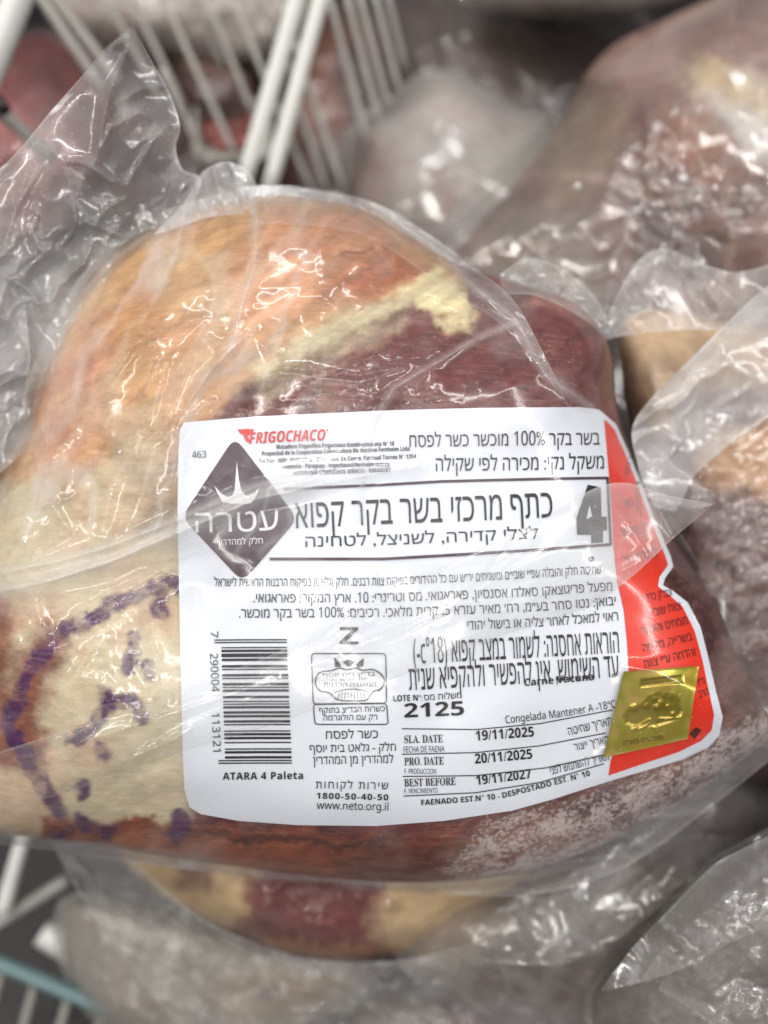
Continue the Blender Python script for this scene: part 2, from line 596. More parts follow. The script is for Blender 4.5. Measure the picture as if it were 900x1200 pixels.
CREAM, TAN, ORANGE, PINK = (212, 197, 166), (196, 151, 107), (186, 112, 70), (216, 164, 134)
REDM, BRICK = (108, 56, 56), (146, 80, 58)
REGIONS = [
    ([(-80, 700), (0, 560), (40, 440), (110, 320), (200, 255), (300, 226), (430, 242), (490, 275), (545, 330), (500, 350), (430, 372), (345, 420), (290, 455), (240, 500), (210, 560), (215, 640), (120, 670), (0, 680)], TAN, 10),
    ([(60, 360), (150, 290), (260, 262), (330, 262), (270, 330), (170, 390), (80, 440)], (204, 156, 104), 24),
    ([(290, 300), (330, 250), (430, 245), (490, 280), (520, 322), (470, 330), (400, 352), (330, 372), (290, 350)], (182, 122, 84), 24),
    ([(385, 350), (440, 300), (490, 285), (505, 318), (470, 336)], (166, 98, 68), 16),
    ([(35, 520), (50, 440), (110, 400), (130, 430), (110, 500), (70, 560)], PINK, 16),
    ([(270, 330), (330, 300), (380, 310), (350, 370), (280, 400)], (220, 160, 120), 14),
    ([(440, 250), (520, 305), (550, 340), (530, 335), (470, 290)], (190, 140, 90), 8),
    ([(300, 432), (360, 390), (420, 362), (470, 340), (492, 352), (430, 382), (370, 424), (310, 455)], (212, 198, 160), 13),
    ([(466, 342), (515, 318), (545, 340), (563, 375), (545, 388), (512, 376), (485, 360)], (228, 211, 164), 7),
    ([(300, 450), (400, 400), (470, 372), (440, 396), (370, 436), (310, 472)], (172, 152, 128), 14),
    ([(570, 322), (620, 335), (670, 352), (700, 378), (660, 365), (610, 352)], (150, 92, 82), 8),
    ([(600, 330), (630, 338), (615, 352), (580, 345)], (92, 40, 34), 5),
    ([(-100, 640), (-60, 560), (120, 560), (230, 540), (225, 965), (120, 975), (40, 985), (-80, 960)], CREAM, 12),
    ([(60, 560), (200, 500), (215, 620), (120, 640), (40, 640)], (192, 174, 142), 18),
    ([(150, 540), (210, 520), (212, 640), (150, 610)], (166, 142, 118), 18),
    ([(-80, 690), (0, 690), (18, 730), (14, 800), (48, 860), (50, 905), (-80, 905)], (146, 96, 76), 14),
    ([(20, 770), (60, 720), (75, 760), (50, 830), (55, 890), (10, 880)], (136, 82, 66), 14),
    ([(45, 990), (45, 962), (110, 958), (220, 968), (340, 972), (450, 982), (535, 975), (560, 1045), (300, 1040), (100, 1010)], BRICK, 6),
    ([(30, 1002), (120, 1004), (250, 1016), (400, 1030), (560, 1030), (560, 1060), (300, 1050), (40, 1030)], (104, 56, 46), 9),
    ([(190, 972), (300, 978), (450, 984), (520, 980), (450, 992), (300, 988)], (90, 52, 46), 5),  # shade below the label's lower edge, painted in as a thin dark band
    ([(120, 985), (180, 980), (240, 996), (180, 1004)], (176, 112, 84), 10),
    ([(380, 1000), (470, 985), (540, 985), (540, 1050), (430, 1050)], (112, 60, 52), 14),
    ([(510, 1000), (560, 962), (680, 930), (780, 890), (850, 850), (930, 800), (930, 900), (700, 1010), (560, 1050)], (140, 104, 96), 12),
    ([(700, 975), (800, 900), (900, 830), (920, 880), (780, 970)], (98, 74, 74), 14),
    ([(660, 950), (720, 925), (740, 950), (680, 985)], (98, 70, 70), 12), ([(560, 1010), (640, 1000), (630, 1025), (570, 1030)], (120, 70, 62), 12),
    ([(730, 520), (765, 570), (800, 640), (850, 720), (885, 800), (840, 800), (815, 720), (770, 680), (740, 600)], (74, 36, 38), 6),
    ([(850, 740), (900, 800), (940, 880), (860, 860), (835, 800)], (128, 104, 100), 12),
]
STAMP = [[(182, 690), (150, 700), (128, 712), (104, 730)], [(108, 726), (80, 736), (62, 750), (46, 770), (33, 790), (26, 815), (14, 838)], [(16, 836), (8, 846), (18, 868), (34, 885)],
         [(18, 868), (38, 906), (52, 926), (70, 950)], [(184, 690), (205, 678), (212, 690)], [(157, 750), (152, 782)], [(124, 812), (126, 826), (112, 848), (88, 866)], [(128, 820), (156, 822), (166, 840)],
         [(172, 784), (175, 790)], [(96, 920), (98, 930)], [(96, 962), (104, 972), (128, 974)], [(210, 956), (207, 978)], [(64, 974), (80, 976)],
         [(188, 700), (186, 716)], [(118, 880), (124, 884)]]

mp = Part()
v, f, px, py = main_body.shell(960, 250, 24, 1.0, z_meat)
pig = paint(px, py, REDM, REGIONS, 12, 3)
# long muscle fibre / fat streaks
ax, ay = aniso(px, py, -32, 5)
fib = fbm(ax, ay, 9, 77, 3)
fat = sstep(.22, .42, pig.mean(1))
pig *= (1 + (0.68 - 0.48 * fat * sstep(480, 600, py)) * (fib - .5))[:, None]
_v = aniso(px + (fbm(px, py, 50, 23) - .5) * 30, py, 118, 4)
vein = sstep(.55, .85, ridged(_v[0], _v[1], 34, 24, 3)) * sstep(420, 340, px) * sstep(660, 600, py)
pig = pig * (1 - .30 * vein)[:, None] + lin((150, 96, 74)) * (.18 * vein)[:, None]
vein = sstep(.5, .8, ridged(_v[0] + 40, _v[1] + 90, 52, 25, 2)) * sstep(420, 340, px) * sstep(660, 600, py)
pig = pig * (1 - .35 * vein)[:, None] + lin((226, 206, 176)) * (.35 * vein)[:, None]
pig *= 0.86
pk = fbm(px, py, 55, 5, 3)
pk = 0.25 * sstep(.5, .75, pk) * sstep(.12, .3, pig.mean(1))
pig = pig * (1 - pk)[:, None] + lin((200, 130, 104)) * pk[:, None]
wx = px + (fbm(px, py, 22, 91) - .5) * 9; wy = py + (fbm(px, py, 22, 92) - .5) * 9
for s in STAMP:
    d, t = seg_dist(wx, wy, s)
    k = sstep(13.0, 6.0, d + (fbm(px, py, 14, 63) - .5) * 12) * (0.55 + 0.45 * sstep(.36, .52, fbm(px, py, 16, 60)))
    pig = pig * (1 - 0.9 * k)[:, None] + lin((70, 32, 80)) * (0.9 * k)[:, None]
frost = np.zeros(len(px))
for poly, amt, soft in [([(520, 1020), (560, 965), (680, 932), (800, 885), (860, 850), (940, 800), (940, 900), (700, 1020), (560, 1060)], 0.95, 26),
                        ([(300, 470), (450, 440), (560, 470), (700, 470), (700, 500), (220, 520), (230, 480)], 0.38, 20),
                        ([(200, 470), (225, 460), (215, 640), (165, 600)], 0.35, 18), ([(330, 420), (470, 380), (430, 430), (300, 480)], .35, 15)]:
    frost = np.maximum(frost, amt * sstep(-soft, soft, sdf(px, py, poly)))
mp.add(v, f, pigment=pig, frost=frost)
mp.build('meat_cut', M['meat'], main)

# ---- the bag: film shrunk on the cut plus its loose flaps, one mesh
CREASES = [  # polyline, height mm, half width px
    ([(292, 215), (300, 260), (298, 310), (284, 355), (272, 402)], 3.4, 6),
    ([(604, 378), (560, 396), (510, 426), (462, 455), (440, 490), (428, 540), (420, 610)], 2.6, 4.5),
    ([(440, 240), (500, 280), (548, 328), (606, 374), (640, 440), (692, 478)], 2.8, 6),
    ([(-40, 700), (60, 680), (130, 658), (215, 622), (300, 585), (400, 562), (490, 546)], 3.2, 8),
    ([(-40, 676), (60, 660), (130, 640), (215, 607), (300, 570), (360, 556)], 2.6, 6),
    ([(40, 890), (120, 862), (215, 832), (330, 795)], 1.6, 7), ([(130, 900), (200, 868), (240, 845)], 2.0, 6),
    ([(50, 850), (75, 815), (112, 750)], 2.0, 5), ([(88, 855), (110, 835), (130, 820)], 1.6, 4),
    ([(60, 760), (92, 725), (150, 690), (190, 668)], 1.8, 6), ([(175, 690), (170, 730), (182, 770)], 1.8, 5),
    ([(600, 580), (590, 640), (560, 700)], 1.0, 6), ([(700, 620), (640, 650), (560, 690), (480, 740)], 1.1, 8),
    ([(215, 480), (250, 430), (290, 392)], 2.2, 5), ([(172, 380), (178, 420), (165, 500)], 2.2, 5),
    ([(240, 380), (205, 440), (190, 510)], 2.0, 5), ([(160, 370), (172, 392), (205, 385), (240, 370)], 2.2, 5),
    ([(246, 396), (258, 412), (272, 402)], 2.4, 4), ([(300, 395), (330, 430), (420, 440), (470, 430)], 1.2, 6),
    ([(330, 470), (400, 462), (480, 470)], 1.2, 5), ([(120, 420), (160, 400), (125, 450), (85, 470)], 2.0, 6),
    ([(40, 480), (60, 530), (75, 520)], 2.0, 5), ([(130, 640), (155, 580), (170, 520), (200, 490)], 2.4, 6),
    ([(205, 640), (212, 560), (222, 500), (250, 470)], 2.0, 5), ([(20, 600), (60, 590), (80, 620), (40, 650)], 1.8, 7),
    ([(540, 1000), (640, 970), (760, 915), (860, 850)], 1.2, 6), ([(280, 1010), (340, 1018), (430, 1016)], 1.6, 5),
    ([(700, 560), (740, 620), (775, 680)], 1.2, 5), ([(720, 480), (745, 540), (770, 590), (800, 650)], 1.0, 5),
    ([(790, 690), (815, 720), (835, 770)], 2.2, 5), ([(800, 650), (830, 690), (850, 740)], 2.0, 5), ([(845, 760), (862, 790), (860, 815)], 2.0, 4),
]


def film_wrinkle(px, py):
    lm = lab_mask(px, py)
    a1 = aniso(px + (fbm(px, py, 60, 3) - .5) * 40, py, 112, 3.2)
    left = sstep(330, 200, px) * sstep(330, 380, py) * sstep(690, 620, py)
    h = left * (ridged(a1[0], a1[1], 60, 41, 1) * 0.0044 + facet(px, py, 95, 141) * 0.004)
    a2 = aniso(px, py + (fbm(px, py, 60, 9) - .5) * 40, -28, 3.0)
    low = sstep(260, 190, px) * sstep(640, 700, py)
    h = h + low * (ridged(a2[0], a2[1], 60, 42, 1) * 0.0040 + facet(px, py, 80, 142) * 0.003)
    a3 = aniso(px, py, -35, 2.0)
    top = sstep(500, 420, py) * (1 - left)
    h = h + top * (ridged(a3[0], a3[1], 95, 43, 1) * 0.0030 + facet(px, py, 110, 143) * 0.003)
    fr = sstep(900, 960, py + (px - 560) * 0.32) * sstep(480, 560, px)
    h = h + fr * ridged(*aniso(px, py, -28, 2.5), 30, 44) * 0.0026 + fr * facet(px, py, 40, 144) * 0.002
    a4 = aniso(px + (fbm(px, py, 90, 33) - .5) * 60, py + (fbm(px, py, 90, 34) - .5) * 60, -24, 3.0)
    h = h + lm * (ridged(a4[0], a4[1], 75, 45, 1) * 0.0007 + facet(px, py, 110, 145) * 0.0009)
    h = h + 0.0010 * (1 - lm * .8) * fbm(px, py, 45, 46, 1)
    for pts, hm, w in CREASES:
        d, t = seg_dist(px, py, pts)
        k = 2.0 if pts[0][0] < 330 and 330 < pts[0][1] < 1000 else 1.0
        h = h + k * hm * 1e-3 * np.exp(-np.abs(d / w) ** 1.05) * np.sin(np.clip(t, .03, .97) * math.pi) ** .5
    return h


def z_film(px, py):
    rim = 1 - 0.7 * sstep(0.93, 1.0, main_body.rr(px, py))
    zb = np.maximum(z_base(px, py), z_meat(px, py) + 0.0002)
    holo = sstep(-16, 2, sdf(px, py, [(731, 787), (819, 780), (806, 866), (707, 888)])) * 0.0016
    return zb + 0.0028 + holo + facet(px, py, 130, 171) * 0.0012 * lab_mask(px, py) + film_wrinkle(px, py) * rim


bag = Part()
v, f, px, py = main_body.shell(1080, 330, 16, 1.03, z_film)
lm = lab_mask(px, py)
hz = 0.02 + 0.08 * sstep(.5, .75, fbm(px, py, 50, 15)) * (1 - lm)
_a = aniso(px + (fbm(px, py, 60, 3) - .5) * 40, py, 112, 3.2)
hz += 0.28 * sstep(420, 300, px) * sstep(700, 600, py) * sstep(.45, .8, ridged(_a[0], _a[1], 60, 18, 2))
_a = aniso(px, py, -24, 4)
hz += 0.16 * sstep(260, 210, px) * sstep(640, 700, py) * sstep(.5, .85, ridged(_a[0], _a[1], 70, 19, 2))
hz += 0.10 * sstep(690, 560, px) * sstep(470, 250, py) * fbm(px, py, 30, 16)
for pts, hm, w in CREASES[:5]:
    d, t = seg_dist(px, py, pts)
    hz += 0.25 * np.exp(-(d / w) ** 2)
d, t = seg_dist(px, py, CREASES[3][0])
hz += 0.22 * np.exp(-(d / 26) ** 2) * sstep(0.95, .6, t)
hz *= 1 - 0.8 * sstep(720, 780, px) * sstep(880, 820, py)
bag.add(v, f, milk=hz)


def edgemilk(v, base, k=0.35, w=0.03):
    return base + k * (np.exp(-v / w) + np.exp(-(1 - v) / w))


# long translucent fold lying across the label, ending in a loose tip on the right
UP = [(-60, 900), (40, 868), (120, 842), (215, 806), (330, 762), (450, 700), (560, 645), (640, 606), (695, 573), (735, 566), (780, 580), (834, 590)]
LO = [(-60, 965), (40, 940), (120, 915), (215, 880), (330, 846), (450, 800), (560, 755), (640, 728), (697, 707), (745, 672), (790, 630), (836, 592)]


def zfold(px, py, u, v):
    lift = 0.0046 + 0.0035 * np.sin(math.pi * v) ** .6
    tip = sstep(0.80, 1.0, u)
    zb = z_base(px, py)
    z = zb + lift + ridged(*aniso(px, py, -25, 4), 34, 51, 2) * 0.0016 * (1 - tip)
    zt = -0.006 + 0 * px + 0.002 * np.sin(3 * v)
    return np.maximum(z, zt * tip + z * (1 - tip)) + film_wrinkle(px, py) * 0.5


v, f, px, py, u, vv = strip(UP, LO, 420, 70, zfold)
mk = 0.05 + 0.07 * fbm(px, py, 30, 52) + 0.05 * sstep(.62, .80, u) + 0.17 * sstep(0.80, 0.87, u)
mk = edgemilk(vv, mk, 0.22, 0.02)
bag.add(v, f, milk=mk)

# tall flap rising at the top left, and the loose film down the left of the cut
FL = [(154, 33), (128, 52), (97, 88), (60, 130), (20, 178), (-25, 225), (-70, 300), (-100, 420), (-100, 520), (-100, 640)]
FR = [(157, 34), (178, 72), (199, 110), (211, 148), (206, 172), (214, 198), (236, 214), (200, 270), (95, 365), (40, 520)]


def zflap(px, py, u, v):
    a = aniso(px + (fbm(px, py, 70, 61) - .5) * 60, py, 125, 2.2)
    w = facet(px, py, 75, 62) * 0.012 + ridged(*aniso(px, py, 60, 1.6), 120, 63, 1) * 0.006 + sstep(.3, .5, u) * (ridged(a[0], a[1], 46, 66, 2) * 0.006 + facet(px, py, 38, 68) * 0.004)
    for pts, hm, ww in [([(155, 45), (128, 110), (112, 188)], 5, 7), ([(80, 188), (100, 192), (130, 212), (143, 218)], 5, 6), ([(112, 188), (130, 150), (165, 132), (185, 145)], 4, 6),
                        ([(150, 215), (180, 165), (200, 145)], 4, 6), ([(140, 120), (165, 105), (195, 100)], 4, 6), ([(60, 175), (20, 240), (0, 300)], 4, 8),
                        ([(0, 320), (40, 345), (52, 370)], 4, 6), ([(30, 360), (35, 420), (28, 470)], 4, 6), ([(100, 260), (150, 280), (120, 330)], 3, 6)]:
        d, t = seg_dist(px, py, pts)
        w = w + hm * 1e-3 * np.exp(-np.abs(d / ww) ** 1.2) * np.sin(np.clip(t, .05, .95) * math.pi) ** .5
    z0 = -0.030 - 0.016 * sstep(0.0, 0.5, u) + 0.010 * (1 - v)
    return z0 + (w - 0.005) * np.sin(np.clip(v, .06, .94) * math.pi) ** .4


v, f, px, py, u, vv = strip(FL, FR, 420, 150, zflap)
bag.add(v, f, milk=edgemilk(vv, 0.10 + 0.12 * fbm(px, py, 40, 64) + 0.50 * sstep(.35, .6, u) * fbm(px, py, 60, 65, 2) + 0.10 * sstep(.0, .2, u) * sstep(.55, .35, u), 0.30, 0.015))

# crumpled lobe above the cut and the raised film edge to its right
v, f, px, py, u, vv = strip([(222, 232), (236, 203), (262, 190), (288, 198), (300, 216), (298, 236)], [(180, 275), (205, 268), (240, 256), (268, 252), (290, 252), (298, 262)], 90, 50,
                            lambda x, y, u, v: -0.048 + 0.010 * v + ridged(*aniso(x, y, 75, 2), 22, 71, 2) * 0.004)
bag.add(v, f, milk=edgemilk(vv, 0.34 + 0.1 * fbm(px, py, 20, 72), 0.2, 0.04))
v, f, px, py, u, vv = strip([(292, 230), (340, 222), (400, 228), (450, 242), (500, 272), (545, 306), (600, 350), (640, 420), (672, 486)],
                            [(292, 262), (340, 262), (400, 268), (440, 282), (486, 312), (530, 344), (585, 378), (632, 430), (671, 487)], 220, 40,
                            lambda x, y, u, v: np.maximum(z_base(x, y), -0.05) + 0.006 + ridged(*aniso(x, y, 30, 3), 24, 73, 2) * 0.003 - 0.003 * v)
bag.add(v, f, milk=edgemilk(vv, 0.03 + 0.10 * sstep(.5, .1, vv) + .08 * fbm(px, py, 20, 74), 0.20, 0.04))
# little pocket of film over the right shoulder of the cut
v, f, px, py, u, vv = strip([(585, 322), (620, 302), (660, 316), (695, 345), (712, 372)], [(590, 345), (625, 346), (660, 360), (690, 378), (706, 392)], 80, 30,
                            lambda x, y, u, v: np.maximum(z_base(x, y), -0.052) + 0.004 + ridged(x, y, 26, 75, 2) * 0.002)
bag.add(v, f, milk=edgemilk(vv, 0.16, 0.25, 0.05))
# sealed margin rolled along the bottom edge
v, f, px, py, u, vv = strip([(-40, 962), (60, 978), (150, 988), (250, 1000), (350, 1014), (450, 1020), (560, 1018), (660, 995), (760, 950), (840, 900), (930, 835)],
                            [(-40, 985), (60, 996), (150, 1010), (250, 1022), (340, 1031), (450, 1038), (560, 1050), (650, 1044), (740, 1012), (830, 948), (930, 868)], 320, 36,
                            lambda x, y, u, v: -0.046 - 0.018 * v + ridged(*aniso(x, y, -5, 5), 24, 81, 2) * 0.005)
bag.add(v, f, milk=edgemilk(vv, 0.14 + .12 * fbm(px, py, 30, 82), 0.3, 0.05))
bag.build('vacuum_bag', M['film'], main)


# ------------------------------------------------------------------ the label
def z_label(px, py):
    return z_base(px, py) + 0.0009 + (fbm(px, py, 90, 17, 2) - .5) * 0.0007 + facet(px, py, 130, 171) * 0.0012


def cdt(poly, step, dz, holes=()):
    """Triangulated traced patch lying on the label, dz above it."""
    poly = np.asarray(poly, float)
    pts = []
    n = len(poly)
    for i in range(n):
        a, b = poly[i], poly[(i + 1) % n]
        k = max(1, int(np.hypot(*(b - a)) / step))
        for j in range(k):
            pts.append(a + (b - a) * j / k)
    nb = len(pts)
    gx, gy = np.meshgrid(np.arange(poly[:, 0].min(), poly[:, 0].max(), step), np.arange(poly[:, 1].min(), poly[:, 1].max(), step))
    gx = gx.ravel(); gy = gy.ravel()
    if len(gx):
        m = sdf(gx, gy, poly) > step * .45
        pts += list(np.stack([gx[m], gy[m]], 1))
    vs = [Vector((p[0], p[1])) for p in pts]
    r = delaunay_2d_cdt(vs, [(i, (i + 1) % nb) for i in range(nb)], [], 1, 1e-5)
    P = np.array([(p.x, p.y) for p in r[0]])
    fs = [tuple(reversed(t)) for t in r[2]]
    return W(P[:, 0], P[:, 1], z_label(P[:, 0], P[:, 1]) + dz), fs


class Print:
    """Flat printing on the label: glyphs, ribbons and patches in one mesh."""
    def __init__(self, dz=0.0005):
        self.v, self.f, self.m, self.mats, self.n, self.dz = [], [], [], [], 0, dz

    def mi(self, mat):
        if mat not in self.mats:
            self.mats.append(mat)
        return self.mats.index(mat)

    def raw(self, v, f, mat):
        self.v.append(v); self.f += [tuple(i + self.n for i in t) for t in f]
        self.m += [self.mi(mat)] * len(f); self.n += len(v)

    def patch(self, poly, mat, step=6, dz=None):
        v, f = cdt(poly, step, self.dz if dz is None else dz)
        self.raw(v, f, mat)

    def ribbon(self, pts, w, mat, closed=False, dz=None):
        pts = np.asarray(pts, float)
        if closed:
            pts = np.vstack([pts, pts[0]])
        L = np.concatenate([[0], np.cumsum(np.hypot(*(pts[1:] - pts[:-1]).T))])
        n = max(2, int(L[-1] / 4) + 1)
        u = np.unique(np.concatenate([np.linspace(0, L[-1], n), L]))
        q = np.stack([np.interp(u, L, pts[:, 0]), np.interp(u, L, pts[:, 1])], 1)
        t = np.gradient(q, axis=0); t /= np.maximum(np.hypot(t[:, 0], t[:, 1]), 1e-9)[:, None]
        nn = np.stack([-t[:, 1], t[:, 0]], 1) * w / 2
        P = np.vstack([q + nn, q - nn]); k = len(q)
        f = [(i, i + 1, k + i + 1, k + i) for i in range(k - 1)]
        self.raw(W(P[:, 0], P[:, 1], z_label(P[:, 0], P[:, 1]) + (self.dz if dz is None else dz)), f, mat)

    def text(self, s, base, h, mat, bold=0.0, heb=None, italic=0.0, spacing=1.0, dz=None, style=None):
        """base: polyline of the baseline, left to right as printed; h: letter height in photo pixels."""
        if heb is None:
            heb = any('\u0590' <= c <= '\u05ff' for c in s)
        body = alpha(rtl(s), 'sans') if heb else (alpha(s, style) if style else s)
        vs, fs = glyphs(body, bold, spacing)
        if not len(vs):
            return
        ref = REFH if heb else (REFA if style else REFL)
        base = np.asarray(base, float)
        L = np.concatenate([[0], np.cumsum(np.hypot(*(base[1:] - base[:-1]).T))])
        x0, x1 = vs[:, 0].min(), vs[:, 0].max()
        yy = vs[:, 1] / ref * h
        u = (vs[:, 0] - x0) / (x1 - x0) * L[-1]
        bx = np.interp(u, L, base[:, 0]); by = np.interp(u, L, base[:, 1])
        e = 3.0
        tx = np.interp(np.clip(u + e, 0, L[-1]), L, base[:, 0]) - np.interp(np.clip(u - e, 0, L[-1]), L, base[:, 0])
        ty = np.interp(np.clip(u + e, 0, L[-1]), L, base[:, 1]) - np.interp(np.clip(u - e, 0, L[-1]), L, base[:, 1])
        l = np.hypot(tx, ty); tx /= l; ty /= l
        X = bx + ty * yy + tx * yy * italic
        Y = by - tx * yy + ty * yy * italic
        self.raw(W(X, Y, z_label(X, Y) + (self.dz if dz is None else dz)), fs, mat)

    def build(self, name, parent, root):
        return mesh_obj(name, rel(root, np.vstack(self.v)), self.f, self.mats, parent, None, self.m, smooth=True)


def rtl(s):
    """Visual order: reverse the line, keep number runs and mirror brackets."""
    out, i = [], 0
    num = "0123456789%.'/°"
    while i < len(s):
        if s[i].isdigit():
            j = i
            while j < len(s) and (s[j] in "0123456789%/" or (s[j] == '.' and j + 1 < len(s) and s[j + 1].isdigit())):
                j += 1
            out.append(s[i:j]); i = j
        else:
            out.append({'(': ')', ')': '('}.get(s[i], s[i])); i += 1
    return ''.join(reversed(out))


def alpha(s, style):
    """Latin letters and digits in another cut of sans (bold, italic) or in serif."""
    up, lo, dg = {'sans': (0x1D5A0, 0x1D5BA, 0x1D7E2), 'bold': (0x1D5D4, 0x1D5EE, 0x1D7EC), 'bolditalic': (0x1D63C, 0x1D656, 0x1D7EC), 'serif': (0x1D400, 0x1D41A, 0x1D7CE)}[style]
    out = ''
    for c in s:
        if 'A' <= c <= 'Z':
            out += chr(up + ord(c) - 65)
        elif 'a' <= c <= 'z':
            out += chr(lo + ord(c) - 97)
        elif '0' <= c <= '9':
            out += chr(dg + ord(c) - 48)
        else:
            out += c
    return out


def glyphs(body, bold, spacing=1.0):
    """Outlines of a line of type, filled by winding number."""
    c = bpy.data.curves.new('glyph_tmp', 'FONT')
    c.body = body; c.offset = bold; c.resolution_u = 4; c.space_character = spacing
    c.fill_mode = 'NONE'
    o = bpy.data.objects.new('glyph_tmp', c)
    COL.objects.link(o)
    bpy.context.view_layer.update()
    me = bpy.data.meshes.new_from_object(o.evaluated_get(bpy.context.evaluated_depsgraph_get()))
    P = np.array([v.co[:2] for v in me.vertices]) if len(me.vertices) else np.zeros((0, 2))
    E = np.array([e.vertices[:] for e in me.edges]) if len(me.edges) else np.zeros((0, 2), int)
    bpy.data.objects.remove(o); bpy.data.curves.remove(c); bpy.data.meshes.remove(me)
    if not len(E):
        return np.zeros((0, 2)), []
    # orient every loop by walking it
    nb = {}
    for a, b in E:
        nb.setdefault(int(a), []).append(int(b)); nb.setdefault(int(b), []).append(int(a))
    seen, loops = set(), []
    for st in sorted(nb):
        if st in seen:
            continue
        lp, cur, prev = [st], st, None
        seen.add(st)
        nxt = min(nb[st]) if st + 1 not in nb[st] else st + 1
        while nxt not in seen:
            seen.add(nxt); lp.append(nxt)
            prev, cur = cur, nxt
            cand = [k for k in nb[cur] if k != prev]
            if not cand:
                break
            nxt = cand[0]
        loops.append(lp)
    ed = [(lp[k], lp[(k + 1) % len(lp)]) for lp in loops for k in range(len(lp))]
    r = delaunay_2d_cdt([Vector(p) for p in P], ed, [], 0, 1e-6)
    Q = np.array([(p.x, p.y) for p in r[0]])
    Tr = np.array([list(t) for t in r[2]])
    C = Q[Tr].mean(1)
    A = P[[a for a, b in ed]]; B = P[[b for a, b in ed]]
    w = np.zeros(len(C), int)
    for a, b in zip(A, B):
        if a[1] == b[1]:
            continue
        x = (b[0] - a[0]) * (C[:, 1] - a[1]) / (b[1] - a[1]) + a[0]
        w += ((a[1] <= C[:, 1]) & (C[:, 1] < b[1]) & (C[:, 0] < x)).astype(int)
        w -= ((b[1] <= C[:, 1]) & (C[:, 1] < a[1]) & (C[:, 0] < x)).astype(int)
    return Q, [tuple(int(i) for i in t) for t in Tr[w != 0]]


REFH = glyphs('ה', 0)[0][:, 1].max()
REFL = glyphs('H', 0)[0][:, 1].max()
REFA = glyphs(alpha('H', 'bold'), 0)[0][:, 1].max()

v, f = cdt(LABEL, 4, 0.0)
label = mesh_obj('product_label', rel(main, v), f, M['paper'], main)

band = Print(0.0003)
RB_R = [(720, 503), (733, 532), (747, 567), (761, 606), (780, 652), (783, 662), (773, 676), (771, 687), (783, 696), (800, 711), (814, 739), (823, 772), (831, 811), (837, 838), (834, 856), (822, 868), (796, 881), (757, 894), (713, 909)]
RB_L = [(716, 890), (727, 868), (736, 830), (737, 790), (735, 755), (731, 715), (723, 680), (719, 640), (717, 600), (714, 560), (711, 525), (708, 492), (712, 494)]
band.patch(RB_R + RB_L, M['red_band'], 6)
for s, b, h in [("ונבדק כדין ע״י", [(749, 706), (788, 698)], 8), ("צוות שובי״ם", [(758, 724), (799, 714)], 9), ("מומחים והוכשר", [(753, 744), (807, 731)], 9),
                ("בשרייה, מליחה", [(755, 764), (812, 750)], 9), ("והדחה ע״י צוות", [(756, 783), (816, 768)], 9), ("בד״ץ", [(819, 803), (827, 800)], 7), ("הרב", [(820, 818), (832, 814)], 8),
                ("כשר", [(732, 596), (744, 592)], 9), ("חלק בית יוסף", [(730, 630), (764, 622)], 10), ("למהדרין", [(733, 662), (772, 652)], 10)]:
    band.text(s, b, h, M['maroon'], 0.012, dz=0.00065)
band.text("בשר בקר", [(737, 558), (738, 545), (744, 534), (752, 529)], 5, M['maroon'], 0.01, dz=0.00065)
band.ribbon([(748, 600), (744, 567), (757, 563)], 1.6, M['maroon'], dz=0.00065)
band.ribbon([(752, 604), (748, 571)], 1.0, M['maroon'], dz=0.00065)
band.patch([(808, 860), (816, 852), (822, 856), (814, 866)], M['maroon'], 5, dz=0.00065)
band.build('red_band', label, main)

tx = Print()
K, G, P_ = M['ink'], M['ink_grey'], M['ink_plum']
T = tx.text
T("בשר בקר 100% מוכשר כשר לפסח", [(480, 524), (600, 522), (703, 521)], 14, P_, 0.04)
T("משקל נקי: מכירה לפי שקילה", [(511, 552), (610, 551), (708, 549)], 15, G, 0.016)
T("כתף מרכזי בשר בקר קפוא", [(347, 619), (450, 614), (540, 611), (648, 606)], 29, K, 0.06)
T("לצלי קדירה, לשניצל, לטחינה", [(358, 641), (470, 638), (560, 634), (631, 631)], 12, K, 0.004)
T("שחיטה חלק והובלה עפ״י שובי״ם ומשגיחים יר״ש עם כל ההידורים בפיקוח צוות רבנים. חלק (גלאט) בפיקוח הרבנות הראשית לישראל", [(251, 687), (360, 687), (450, 686), (560, 681), (705, 672)], 9, G, 0.008)
T("מפעל פריגוצאקו סאלדו אסנסיון, פאראגואי. מס וטרינרי: 10. ארץ המקור: פאראגואי.", [(297, 706), (430, 706), (520, 703), (620, 699), (718, 692)], 10, G, 0.006)
T("יבואן: נטו סחר בע״מ, רח׳ מאיר עזרא 5, קרית מלאכי. רכיבים: 100% בשר בקר מוכשר.", [(280, 724), (450, 723), (570, 719), (650, 715), (722, 709)], 10, G, 0.006)
T("ראוי למאכל לאחר צליה או בישול יהודי", [(548, 738), (640, 734), (725, 727)], 10, G, 0.006)
T("הוראות אחסנה: לשמור במצב קפוא (18°c-)", [(485, 778), (600, 772), (726, 765)], 25, G, 0.004)
T("עד השימוש, אין להפשיר ולהקפיא שנית", [(480, 809), (600, 802), (726, 793)], 25, G, 0.004)
T("Carne Vacuna", [(615, 804), (696, 797)], 8.5, K, 0, style='bold')
T("LOTE Nº:", [(461, 822), (495, 821)], 7, K, 0, heb=False, style='bold')
T("משלוח מס", [(497, 821), (541, 818)], 6.5, K, 0.008)
T("2125", [(474, 841), (544, 838)], 16.5, K, 0.02, style='bold')
T("Congelada Mantener A -18ºC", [(593, 848), (660, 840), (722, 829)], 9, G, 0.006, style='sans')
T("SLA. DATE", [(474, 871), (519, 870)], 9.5, G, -0.004, style='serif')
T("FECHA DE FAENA", [(473, 882), (521, 881)], 7, G, 0, style='sans')
